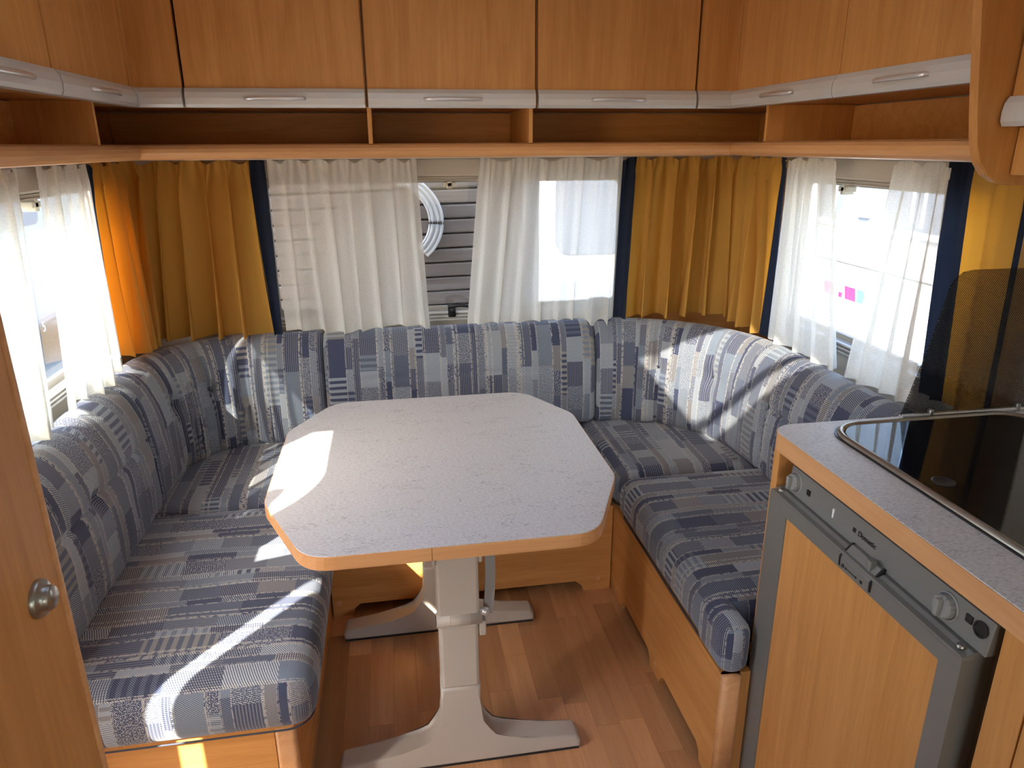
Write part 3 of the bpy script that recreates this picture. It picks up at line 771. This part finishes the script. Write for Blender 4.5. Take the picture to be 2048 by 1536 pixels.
fb = filler('narrow corner panel between the front locker and the kitchen side locker', 0.945, RX + 0.012, XR - 0.004)
s_ = [(RX - (n - 0.001), z) for n, z in STRIP] + [(RX + 0.018, ZS0), (RX + 0.018, ZS1)]
obj('strip_return', prism(B(), s_, 1, 2.206, FY - 0.003), 'alu', fb)
obj('panel_return', bx(RX, RX + 0.018, 2.206, FY - 0.001, ZS1 - 0.001, ZT - 0.004), 'wood_z', fb)

LIP = [(-0.030, 1.456), (-0.008, 1.456), (0.004, 1.452), (0.012, 1.444), (0.015, 1.434), (0.013, 1.424), (0.006, 1.417), (-0.004, 1.4145), (-0.030, 1.4145)]
def mitred_lip(axis, prof, sign, off, a, b, ma, mb):
    """lip swept along axis; ends a/b shift with the profile offset n by ma/mb (mitred corners)"""
    bm = B(); rows = [[], []]
    for n, z in prof:
        for k, (e, mm) in enumerate(((a, ma), (b, mb))):
            p = off + sign * n; r = e + mm * n
            rows[k].append(bm.verts.new((r, p, z) if axis == 0 else (p, r, z)))
    c = len(prof)
    bm.faces.new(rows[0]); bm.faces.new(rows[1][::-1])
    for i in range(c): bm.faces.new((rows[0][i], rows[1][i], rows[1][(i + 1) % c], rows[0][(i + 1) % c]))
    return bm
t = thing('open_shelf', 'long open shelf with two dividers under the front lockers', 'shelf', (0.2, 2.24, 1.41))
SY, SLX, SRX = 2.250, -0.690, 1.087
obj('lip', mitred_lip(0, LIP, -1, SY, SLX + 0.0003, SRX - 0.0003, 1, -1), 'edge_x', t, False)
obj('board', bx(SLX - 0.03, SRX + 0.03, SY + 0.03, YF - 0.004, 1.44, 1.455), 'wood_x', t)
obj('back_panel', bx(SLX - 0.03, SRX + 0.03, YF - 0.03, YF - 0.005, 1.455, 1.552), 'wood_x', t)
for dx in (-0.043, 0.432): obj('divider', bx(dx - 0.006, dx + 0.006, SY - 0.0095, YF - 0.03, 1.455, 1.556, 0.001), 'wood_z', t)
t = thing('open_shelf', 'open shelf under the entrance side lockers', 'shelf', (-0.78, 1.75, 1.41))
obj('lip', mitred_lip(1, LIP, 1, SLX, 1.235, SY, 0, -1), 'edge_y', t)
obj('board', bx(XL + 0.003, SLX - 0.0305, 1.235, YF - 0.004, 1.44, 1.455), 'wood_y', t)
obj('corner_back', bx(XL + 0.021, SLX - 0.0305, YF - 0.03, YF - 0.005, 1.455, 1.552), 'wood_x', t)
obj('back_panel', bx(XL + 0.003, XL + 0.02, 1.235, YF - 0.031, 1.455, 1.552), 'wood_x', t)
obj('divider', bx(XL + 0.02, SLX + 0.008, 1.955, 1.968, 1.455, 1.5555, 0.001), 'wood_z', t)
obj('end_panel', prism(B(), [(XL + 0.003, 1.944), (XL + 0.003, 1.41), (-0.70, 1.41), (-0.66, 1.45), (-0.645, 1.56), (-0.645, 1.944)], 1, 1.215, 1.233), 'wood_z', t)
t = thing('open_shelf', 'open shelf under the kitchen side lockers', 'shelf', (1.2, 1.75, 1.41))
obj('lip', mitred_lip(1, LIP, -1, SRX, 1.228, SY, 0, -1), 'edge_y', t)
obj('board', bx(SRX + 0.0305, XR - 0.003, 1.228, YF - 0.004, 1.44, 1.455), 'wood_y', t)
obj('corner_back', bx(SRX + 0.0305, XR - 0.021, YF - 0.03, YF - 0.005, 1.455, 1.552), 'wood_x', t)
obj('back_panel', bx(XR - 0.02, XR - 0.003, 1.228, YF - 0.031, 1.455, 1.552), 'wood_x', t)
obj('divider', bx(SRX - 0.0065, XR - 0.02, 2.03, 2.043, 1.455, 1.5555, 0.001), 'wood_z', t)

# kitchen overhead cupboard and its curved end panel
kp = thing('cupboard_end_panel', 'curved beech end panel of the kitchen wall cupboard', 'panel', (1.2, 1.21, 1.37))
obj('panel', prism(B(), [(0.985, ZT), (1.0, 1.74), (1.012, 1.66), (1.026, 1.58), (1.040, 1.50), (1.052, 1.445), (1.064, 1.413), (1.082, 1.393), (1.106, 1.379), (1.134, 1.374), (XR - 0.004, 1.374), (XR - 0.004, ZT)], 1, 1.203, 1.2235, 0.003), 'wood_z', kp)
locker('kitchen wall cupboard with a low aluminium strip behind the curved end panel', 1, 1.098, -1, 0.62, 1.200, XR - 0.004, (0.78, 0.95), None, 1.476, 1.527, 'wall_cupboard')
kb = thing('cupboard_pelmet', 'small beech box below the kitchen wall cupboard', 'panel', (1.25, 0.9, 1.39))
obj('panel', bx(1.128, XR - 0.004, 0.62, 1.200, 1.392, 1.4755, 0.002), 'wood_z', kb)

# ------------------------------------------------------------------ kitchen
wt = thing('worktop', 'grey laminate kitchen worktop with rounded corner and beech edge', 'worktop', (1.05, 0.6, 0.853))
def wt_poly(ins):
    r = 0.05 - ins
    return [(XR - 0.004, -0.4), (XR - 0.004, 1.285 - ins)] + [(0.755 + ins + r - r * math.sin(math.radians(a)), 1.285 - ins - r + r * math.cos(math.radians(a))) for a in range(0, 91, 10)] + [(0.755 + ins, -0.4)]
obj('top', prism(B(), wt_poly(0.002), 2, 0.853, 0.890, 0.0012), 'laminate', wt)
bm = B(); pa, pb = wt_poly(0.0), wt_poly(0.002)
vs = []
for p, q in zip(pa[1:], pb[1:]): vs.append([bm.verts.new((p[0], p[1], 0.8515)), bm.verts.new((p[0], p[1], 0.8885)), bm.verts.new((q[0], q[1], 0.8885)), bm.verts.new((q[0], q[1], 0.8515))])
for a, b_ in zip(vs, vs[1:]):
    for k in range(4): bm.faces.new((a[k], a[(k + 1) % 4], b_[(k + 1) % 4], b_[k]))
obj('edge_band', bm, 'edge_y', wt)
hb = thing('hob_unit', 'black glass hob lid with steel rim set into the worktop', 'hob', (1.08, 0.9, 0.89))
hp = lambda i: rrect(0.858 + i, 1.325 - i, 0.45 + i, 1.255 - i, 0.075 - i * 0.6, 10)
obj('gasket', ring(B(), hp(0.012), hp(-0.004), 2, 0.8901, 0.8925), 'black', hb)
bm = B(); rows = []
for i, z in ((0.0, 0.891), (0.001, 0.897), (0.005, 0.9005), (0.009, 0.8995), (0.012, 0.895)):
    rows.append([bm.verts.new((p[0], p[1], z)) for p in hp(i)])
for a, b_ in zip(rows, rows[1:]):
    for k in range(len(a)): bm.faces.new((a[k], a[(k + 1) % len(a)], b_[(k + 1) % len(a)], b_[k]))
obj('steel_rim', bm, 'steel', hb, True)
obj('glass_lid', prism(B(), hp(0.014), 2, 0.8905, 0.8965, 0.001), 'black_glass', hb)
bm = B(); lathe(bm, [(0.019, -0.0002), (0.0185, 0.0012), (0.015, 0.0006), (0.013, -0.0001), (0, -0.0001)], (0.912, 0.976, 0.8967), (0, 0, 1), 28)
obj('finger_hole', bm, 'black', hb, True)
gg = thing('glass_guard', 'dark dotted glass splash guard standing across the worktop end', 'glass screen', (1.2, 1.27, 0.89))
obj('glass_sheet', prism(B(), [(1.050, 0.897), (1.364, 0.897), (1.364, 1.205), (1.160, 1.205), (1.137, 1.201), (1.122, 1.190), (1.112, 1.172), (1.082, 1.02)], 1, 1.268, 1.273), 'dotted', gg)
obj('foot_rail', bx(1.050, 1.364, 1.264, 1.277, 0.8905, 0.8985, 0.002), 'chrome', gg)
for xx in (1.118, 1.33): obj('clip', bx(xx - 0.005, xx + 0.005, 1.262, 1.279, 0.8905, 0.908, 0.002), 'steel', gg)
kc = thing('kitchen_cabinet', 'beech kitchen base cabinet that holds the fridge', 'cabinet', (1.05, 0.6, 0))
obj('side_panel', bx(0.762, XR - 0.004, 1.240, 1.262, 0.0, 0.851, 0.001), 'wood_z', kc)
obj('divider_panel', bx(0.790, XR - 0.004, 0.668, 0.684, 0.0, 0.851), 'wood_z', kc)
obj('plinth', bx(0.83, XR - 0.004, -0.4, 1.24, 0.0, 0.03), 'wood_y', kc)
obj('back_panel', bx(XR - 0.02, XR - 0.004, -0.4, 1.24, 0.03, 0.851), 'wood_y', kc)
obj('front_stile', bx(0.778, 0.80, 0.628, 0.682, 0.03, 0.851, 0.001), 'wood_z', kc)
obj('top_rail', bx(0.806, 0.824, 0.684, 1.240, 0.832, 0.851), 'wood_y', kc)
dd = obj('cabinet_door', bx(0.775, 0.793, 0.20, 0.624, 0.05, 0.846, 0.002), 'wood_z', kc)
obj('handle', tube(B(), [(0.775, 0.56, 0.74), (0.758, 0.55, 0.74), (0.756, 0.50, 0.74), (0.758, 0.45, 0.74), (0.775, 0.44, 0.74)], 0.005, 8), 'chrome', dd, True)
dd = obj('cabinet_door', bx(0.775, 0.793, -0.39, 0.196, 0.05, 0.846, 0.002), 'wood_z', kc)

# fridge
fr = thing('fridge', 'built-in fridge with grey frame, beech door panel and sloping control strip', 'fridge', (1.0, 0.95, 0.03))
obj('body', bx(0.806, XR - 0.03, 0.70, 1.225, 0.035, 0.831), 'fridge', fr)
cp = obj('control_panel', prism(B(), [(0.771, 0.778), (0.777, 0.831), (0.806, 0.831), (0.806, 0.778)], 1, 0.694, 1.212, 0.0015), 'fridge', fr)
PN = Vector((-0.996, 0, 0.093))
def on_panel(y, z, off=0.0):
    x = 0.771 + (z - 0.778) / 0.053 * 0.006
    return Vector((x, y, z)) + PN * off
def dial(y, z, r, ribs):
    k = obj('dial', lathe(B(), [(r * 1.18, -0.001), (r * 1.18, 0.002), (r * 1.1, 0.0035), (r * 1.04, 0.001)], on_panel(y, z), PN, 32), 'knob', cp, True)
    bm = B(); n = 36; rings = []
    for h, rr in ((0.0, 1.0), (0.010, 0.94), (0.0125, 0.84)):
        ring_ = []
        s = PN.orthogonal().normalized(); w = PN.cross(s)
        for i in range(n):
            q = r * rr * (1 - (0.06 if (i % 3 == 0 and ribs) else 0)); a = 2 * math.pi * i / n
            ring_.append(bm.verts.new(on_panel(y, z, h) + s * q * math.cos(a) + w * q * math.sin(a)))
        rings.append(ring_)
    for a, b_ in zip(rings, rings[1:]):
        for i in range(n): bm.faces.new((a[i], a[(i + 1) % n], b_[(i + 1) % n], b_[i]))
    bm.faces.new(rings[-1])
    obj('grip', bm, 'knob', k)
    bm = B(); c = on_panel(y, z, 0.0125)
    box(bm, c.x - 0.009, c.x + 0.001, c.y - r * 0.22, c.y + r * 0.22, c.z - r * 0.72, c.z + r * 0.72, 0.002)
    obj('finger_bar', bm, 'knob', k)
dial(1.188, 0.804, 0.0185, True); dial(0.775, 0.804, 0.0190, True)
def sq(y, z, h):
    c = on_panel(y, z); obj('button', bx(c.x - 0.0022, c.x + 0.002, y - h, y + h, z - h, z + h, 0.0006), 'black', cp)
sq(1.142, 0.803, 0.0055); sq(0.735, 0.811, 0.0060)
obj('socket', lathe(B(), [(0.0120, 0.0), (0.0125, 0.0018), (0.0100, 0.0018), (0.0095, -0.0), (0, -0.0)], on_panel(0.713, 0.810, 0.0006), PN, 24), 'black', cp)
c = on_panel(1.06, 0.803); obj('indicator', bx(c.x - 0.0022, c.x + 0.002, 1.0585, 1.0615, 0.794, 0.812, 0.0005), 'white_print', cp)
def letter(s, size, y, z, x, mat, parent, name, sx=1.0):
    bm = text_mesh(s, size)
    for v in bm.verts:
        px, py, pz = v.co; v.co = Vector((x - pz + (py) * 0.09, y - px * sx, z + py))
    return obj(name, bm, mat, parent)
c = on_panel(0.966, 0.804, 0.0009)
letter('Dometic', 0.0135, 0.962, 0.804, c.x, 'black', cp, 'lettering')
for dx, dz in ((0.0, 0.0), (0.0042, 0.0), (0.0, 0.0042), (0.0042, 0.0042)):
    c = on_panel(0.995 + dx, 0.802 + dz); obj('logo_mark', bx(c.x - 0.0012, c.x, 0.995 + dx - 0.0016, 0.995 + dx + 0.0016, 0.802 + dz - 0.0016, 0.802 + dz + 0.0016), 'black', cp)
# fridge door
DX = 0.748
fd = obj('door', ring(B(), rrect(0.745, 1.168, 0.07, 0.737, 0.002, 2), rrect(0.706, 1.2345, 0.035, 0.772, 0.006, 2), 0, DX, 0.768), 'fridge', fr)
bm = B(); box(bm, 0.768, 0.8055, 0.712, 1.230, 0.04, 0.768); obj('door_core', bm, 'fridge', fd)
obj('wood_panel', bx(DX + 0.003, 0.769, 0.744, 1.169, 0.069, 0.738), 'wood_z', fd)
bm = B(); prism(bm, [(DX - 0.0005, 0.766), (0.766, 0.7755), (0.8, 0.7755), (0.8, 0.7715), (DX, 0.765)], 1, 0.708, 1.232)
obj('top_ledge', bm, 'fridge', fd)
lt = obj('latch', prism(B(), [(DX - 0.002, 0.7445), (DX - 0.0025, 0.762), (0.764, 0.7835), (0.770, 0.7835), (0.770, 0.7445)], 1, 0.905, 0.985, 0.0015), 'fridge', fd)
for yy in (0.9035, 0.9865): obj('latch_gap', prism(B(), [(DX - 0.0030, 0.7440), (DX - 0.0035, 0.7625), (0.765, 0.785), (0.770, 0.785), (0.770, 0.7440)], 1, yy - 0.0016, yy + 0.0016), 'black', lt)
obj('latch_slider', bx(0.752, 0.766, 0.918, 0.932, 0.771, 0.7905, 0.002), 'fridge', lt)
def mark(y0, y1, z0, z1): obj('print_mark', bx(DX - 0.0032, DX - 0.001, min(y0, y1), max(y0, y1), z0, z1), 'black', lt)
mark(0.967, 0.938, 0.7480, 0.7489); mark(0.9655, 0.9685, 0.7468, 0.7501); mark(0.9375, 0.9405, 0.7468, 0.7501); mark(0.922, 0.927, 0.746, 0.7510)
obj('print_ring', ring(B(), rrect(0.9735, 0.9775, 0.7468, 0.7508, 0.0019), rrect(0.9722, 0.9788, 0.7455, 0.7521, 0.0032), 0, DX - 0.0032, DX - 0.001), 'black', lt)
for yy in (0.725, 1.214):
    obj('hinge_pin', lathe(B(), [(0.0065, 0.0), (0.0065, 0.003), (0.0045, 0.005), (0, 0.0055)], (0.760, yy, 0.7735), (0, 0, 1), 16), 'steel', fd, True)

# ------------------------------------------------------------------ wardrobe in the foreground
wd = thing('wardrobe', 'tall beech wardrobe with a round push-button lock beside the entrance', 'wardrobe', (-0.6, 0.3, 0))
obj('carcass', bx(XL + 0.004, -0.352, 0.0, 0.652, 0.0, 1.945), 'wood_z', wd)
dw = obj('door', bx(-0.350, -0.330, 0.02, 0.645, 0.06, 1.93, 0.001), 'wood_z', wd)
obj('edge_strip', prism(B(), rrect(-0.352, -0.329, 0.6455, 0.6585, 0.0055, 5), 2, 0.0, 1.945), 'edge_y', wd, True)
kn = obj('push_button', lathe(B(), [(0.0175, 0.0), (0.0175, 0.003), (0.0160, 0.0055), (0.0120, 0.0060), (0.0115, 0.011), (0.0100, 0.0132), (0, 0.0142)], (-0.330, 0.607, 1.068), (1, 0, 0), 36), 'steel', dw, True)

# ------------------------------------------------------------------ curtains
def curtain(name, label, cat, group, top, bot, ztop, zbot, nple, amp, mat, bands=(), seed=1, hem=True, tape=True, inward=1, dips=0, curl=0.0):
    """top/bot: plan paths; bands: (a0,a1,material,part name) in normalised width"""
    rnd = random.Random(seed); pt, pb = Path(top), Path(bot)
    c = pt.at(pt.L / 2); root = thing(name, label, cat, (c.x, c.y, ztop), group)
    ph = [rnd.uniform(0, 6.28) for _ in range(6)]; wv = [rnd.uniform(0.7, 1.3) for _ in range(6)]
    def surf(a, t):
        wob = 0.018 * math.sin(a * 7.3 + ph[3]) * t + 0.008 * math.sin(a * 17 + ph[4] + t * 2)
        P = pt.at((a) * pt.L).lerp(pb.at((a) * pb.L), t)
        T = pt.tan(a * pt.L); N = Vector((-T.y, T.x)) * inward
        e = smoothstep(0, 0.06, a) * (1 - smoothstep(0.94, 1, a)) * 0.8 + 0.2
        am = amp * (0.55 + 0.55 * t) * e * (0.35 + 0.65 * smoothstep(0.0, 0.12, t))
        q = (a + wob) * nple * 2 * math.pi
        d = am * (1.25 * math.sin(q + ph[0] + 0.55 * math.sin(q + ph[0])) + 0.45 * math.sin(q * 1.73 * wv[0] + ph[1] + 1.2 * t) + 0.3 * math.sin(q * 0.47 + ph[2] + t))
        d += 0.25 * amp * math.sin(q * 3.1 + ph[5]) * (1 - smoothstep(0, 0.25, t)) 
        sh = am * 0.7 * math.cos(q + ph[0] + 0.5)
        z0 = ztop
        if dips: z0 -= 0.013 * (abs(math.sin(a * dips * math.pi + ph[4])) ** 6)
        zb = zbot(a) if callable(zbot) else zbot
        z = z0 + (zb - z0) * t
        return Vector((P.x + N.x * d + T.x * sh, P.y + N.y * d + T.y * sh, z))
    def sheet(a0, a1, t0, t1, off=0.0):
        bm = B(); uvl = bm.loops.layers.uv.new('UVMap')
        n = max(4, int(pt.L * (a1 - a0) / 0.0045)); k = max(2, int(34 * (t1 - t0)))
        g = []
        for i in range(n + 1):
            a = a0 + (a1 - a0) * i / n
            col = []
            T = pt.tan(a * pt.L); N = Vector((-T.y, T.x)) * inward
            for j in range(k + 1):
                p = surf(a, t0 + (t1 - t0) * j / k); p.x += N.x * off; p.y += N.y * off
                col.append(bm.verts.new(p))
            g.append(col)
        for i in range(n):
            for j in range(k):
                f = bm.faces.new((g[i][j], g[i][j + 1], g[i + 1][j + 1], g[i + 1][j])); f.smooth = True
                for lp, (ii, jj) in zip(f.loops, ((i, j), (i, j + 1), (i + 1, j + 1), (i + 1, j))):
                    lp[uvl].uv = ((a0 + (a1 - a0) * ii / n) * pt.L, (t0 + (t1 - t0) * jj / k) * 0.56)
        return bm
    cuts = [(0.0, 1.0, mat, 'drape')] if not bands else bands
    for a0, a1, mm, pn in cuts: obj(pn, sheet(a0, a1, 0, 1), mm, root, True)
    if tape: obj('header_tape', sheet(0.002, 0.998, 0.0, 0.045, -0.002), 'tape' if mat == 'voile' else mat, root, True)
    if hem and mat == 'voile': obj('hem', sheet(0.002, 0.998, 0.93, 1.0, -0.0015), mat, root, True)
    return root
CFY, CLX, CRX = 2.505, -0.805, 1.235
ZTP = 1.408
def tangent_corner_left(y0, x1, r=0.10):
    return [(CLX, y0)] + arc(CLX + r, CFY - r, r, 180, 90, 8) + [(x1, CFY)]
def tangent_corner_right(x0, y1, r=0.10):
    return [(x0, CFY)] + arc(CRX - r, CFY - r, r, 90, 0, 8) + [(CRX, y1)]
OC = 'ochre curtains with navy edging'; VO = 'white voile curtains'
LB = 2.14
curtain('ochre_curtain', 'ochre corner curtain glowing with sun beside the entrance side window', 'curtain', OC, tangent_corner_left(2.19, -0.392), tangent_corner_left(2.135, -0.387), ZTP, lambda a: 0.862 - 0.03 * smoothstep(0, 0.4, a) , 9.5, 0.029, 'yellow',
        [(0.0, 0.045, 'navy', 'navy_band'), (0.045, 0.935, 'yellow', 'drape'), (0.935, 1.0, 'navy', 'navy_band')], 3, inward=-1, dips=7)
curtain('ochre_curtain', 'ochre corner curtain between the front window and kitchen side window', 'curtain', OC, tangent_corner_right(0.806, 2.165), tangent_corner_right(0.793, 2.158), ZTP, lambda a: 0.838 - 0.012 * smoothstep(0.6, 1.0, a), 9.5, 0.028, 'yellow',
        [(0.0, 0.075, 'navy', 'navy_band'), (0.075, 0.935, 'yellow', 'drape'), (0.935, 1.0, 'navy', 'navy_band')], 5, inward=-1, dips=7)
curtain('ochre_curtain', 'ochre curtain behind the dotted glass guard', 'curtain', OC, [(1.296, 1.556), (1.296, 1.45), (1.296, 1.312)], [(1.304, 1.528), (1.304, 1.43), (1.304, 1.305)], ZTP, 0.845, 2.8, 0.010, 'yellow',
        [(0.0, 0.34, 'navy', 'navy_band'), (0.34, 0.88, 'yellow', 'drape'), (0.88, 1.0, 'navy', 'navy_band')], 9, inward=-1)
curtain('voile_curtain', 'white voile beside the ochre curtain, in front of the boarded view', 'curtain', VO, [(-0.382, CFY), (-0.1, CFY), (0.096, CFY)], [(-0.376, CFY), (-0.1, CFY), (0.120, CFY)], ZTP, lambda a: 0.834 + 0.010 * math.sin(a * 9 + 1), 7.0, 0.013, 'voile', (), 11, inward=-1, dips=6)
curtain('voile_curtain', 'white voile with bright light behind it next to the navy band', 'curtain', VO, [(0.308, CFY), (0.6, CFY), (0.810, CFY)], [(0.252, CFY), (0.55, CFY), (0.796, CFY)], ZTP, lambda a: 0.838 - 0.03 * smoothstep(0.75, 0.9, a) * (1 - smoothstep(0.93, 1.0, a)), 8.0, 0.012, 'voile', (), 12, inward=-1, dips=3)
curtain('voile_curtain', 'white voile between the ochre corner curtain and the kitchen side window gap', 'curtain', VO, [(CRX, 2.156), (CRX, 2.0), (CRX, 1.912)], [(CRX - 0.01, 2.148), (CRX - 0.01, 1.95), (CRX - 0.01, 1.772)], ZTP, lambda a: 0.832, 4.0, 0.013, 'voile', (), 13, inward=-1, dips=3)
curtain('voile_curtain', 'white voile hanging beside the navy band near the glass guard', 'curtain', VO, [(CRX, 1.662), (CRX, 1.55), (CRX, 1.474)], [(CRX, 1.725), (CRX, 1.6), (CRX, 1.47)], ZTP, lambda a: 0.828 + 0.01 * a, 3.5, 0.012, 'voile', (), 14, inward=-1, dips=2)
curtain('voile_curtain', 'sunlit white voile over the side window beside the glowing ochre curtain', 'curtain', VO, [(CLX, 1.893), (CLX, 2.0), (CLX, 2.182)], [(CLX + 0.01, 1.768), (CLX + 0.01, 1.9), (CLX + 0.01, 2.115)], ZTP, lambda a: 0.836 + 0.012 * math.sin(a * 8), 4.5, 0.016, 'voile', (), 15, inward=-1, dips=3)
curtain('voile_curtain', 'sunlit white voile over the side window nearest the entrance', 'curtain', VO, [(CLX, 1.50), (CLX, 1.6), (CLX, 1.79)], [(CLX + 0.01, 1.33), (CLX + 0.01, 1.5), (CLX + 0.01, 1.69)], ZTP, lambda a: 0.84, 5.0, 0.016, 'voile', (), 16, inward=-1, dips=3)
def rail(label, x0, x1, y0, y1):
    tag(obj('curtain_track', bx(x0, x1, y0, y1, 1.409, 1.4398, 0.002), 'ceil', None, False, ((x0 + x1) / 2, (y0 + y1) / 2, 1.41)), label, 'track', 'white curtain tracks under the shelves')
rail('white curtain track under the long front shelf', -0.78, 1.21, CFY - 0.006, CFY + 0.006)
rail('white curtain track under the entrance side shelf', CLX - 0.006, CLX + 0.006, 1.25, 2.48)
rail('white curtain track under the kitchen side shelf', CRX - 0.006, CRX + 0.006, 1.24, 2.48)

# ------------------------------------------------------------------ outside
sh = thing('shed_wall', 'brown weathered board wall outside the front window', 'wall', (-0.25, 3.11, -0.58))
obj('backing', bx(-1.05, 0.56, 3.115, 3.155, -0.58, 2.2), 'board', sh)
z = -0.55; k = 0
while z < 2.15:
    bm = bx(-1.05, 0.56, 3.08, 3.113, z, z + 0.054, 0.006)
    for v in bm.verts: v.co.z += (v.co.x - 0.2) * 0.02
    obj('board', bm, 'board', sh); z += 0.061; k += 1
obj('corner_post', bx(0.56, 0.63, 3.06, 3.17, -0.58, 2.2, 0.006), 'grey_body', sh)
hs = thing('reflection_bundle', 'bent bundle of white tubes standing in for a curved reflection', 'reflection_tube', (0.0, 3.04, 1.1))  # curved reflection on the window glass, built as white tubes
for i in range(6):
    r = 0.190 + 0.0102 * i
    path = [(-0.026 + r * math.cos(math.radians(a)), 3.072 - 0.004 * (i % 2), 1.149 + r * 0.85 * math.sin(math.radians(a))) for a in range(-45, 71, 5)]
    obj('reflection_tube', tube(B(), path, 0.0062, 8), 'reflection_tube', hs, True)
def van(name, label, x0, x1, y0, y1, z1, mat, group=None):
    t = thing(name, label, 'caravan', ((x0 + x1) / 2, (y0 + y1) / 2, -0.58), group)
    b_ = B(); box(b_, x0, x1, y0, y1, -0.25, z1, 0.12, 4); obj('body', b_, mat, t, True).data.polygons.foreach_set('use_smooth', [False] * 0) if False else obj('body', b_, mat, t)
    for yy in (y0 + (y1 - y0) * 0.42, y0 + (y1 - y0) * 0.58):
        obj('wheel', lathe(B(), [(0, -0.09), (0.25, -0.09), (0.29, -0.05), (0.29, 0.05), (0.25, 0.09), (0, 0.09)], ((x0 + x1) / 2 - 0.6 * (x1 - x0) / 2, yy, -0.29), (1, 0, 0), 24), 'rubber', t)
    return t
v1 = van('parked_caravan', 'white caravan with red and blue print outside the kitchen side window', 3.2, 5.3, 2.2, 7.6, 2.0, 'white_body')
wn = obj('side_window', prism(B(), rrect(3.7, 5.6, 0.92, 1.62, 0.09), 0, 3.185, 3.215), 'dark_window', v1)
obj('window_rail', bx(3.17, 3.2, 3.7, 5.6, 0.885, 0.925, 0.008), 'white_body', v1)
obj('window_catch', bx(3.165, 3.19, 4.45, 4.56, 0.965, 0.99, 0.006), 'frame', v1)
for yy in (3.95, 4.05, 4.32, 4.42, 4.62, 4.70, 4.86): obj('reflection_bar', bx(3.180, 3.188, yy, yy + 0.022, 0.95, 1.6), 'white_body', wn)  # vertical reflections in the window, modelled as white bars
obj('panel_joint', bx(3.196, 3.204, 2.4, 7.4, 0.628, 0.636), 'seam', v1)
obj('panel_joint', bx(3.196, 3.204, 2.4, 7.4, 0.05, 0.058), 'seam', v1)
def skewbox(y0, y1, z0, z1, sk, mat):
    obj('side_print', prism(B(), [(y0, z0), (y1, z0), (y1 + sk, z1), (y0 + sk, z1)], 0, 3.196, 3.203), mat, v1)
skewbox(4.50, 4.62, 0.385, 0.475, 0.02, 'red'); skewbox(4.40, 4.48, 0.385, 0.475, 0.02, 'blue'); skewbox(4.66, 4.70, 0.385, 0.42, 0.0, 'red'); skewbox(4.76, 4.88, 0.385, 0.475, 0.02, 'red')
v2 = van('parked_caravan', 'white caravan standing beyond the board wall', 0.95, 3.0, 4.7, 9.0, 2.0, 'white_body')
obj('front_window', prism(B(), rrect(1.07, 2.88, 0.75, 1.7, 0.09), 1, 4.688, 4.705), 'dark_window', v2)
v3 = van('parked_caravan', 'silver caravan outside the entrance side window', -5.4, -3.4, 4.6, 9.4, 2.0, 'grey_body')
obj('side_window', prism(B(), rrect(5.3, 7.8, 0.75, 1.6, 0.09), 0, -3.41, -3.388), 'dark_window', v3)
for zz in (0.55, 0.62, 0.40): obj('trim_strip', bx(-3.405, -3.388, 4.8, 9.2, zz, zz + 0.03, 0.004), 'white_body', v3)
bm = text_mesh('5', 0.14)
for v in bm.verts:
    px, py, pz = v.co; v.co = Vector((-3.392 + pz, 7.45 + px * -1.0, -0.21 + py))
for v in bm.verts: v.co.y = 7.45 * 2 - v.co.y
obj('number', bm, 'white_print', v3)
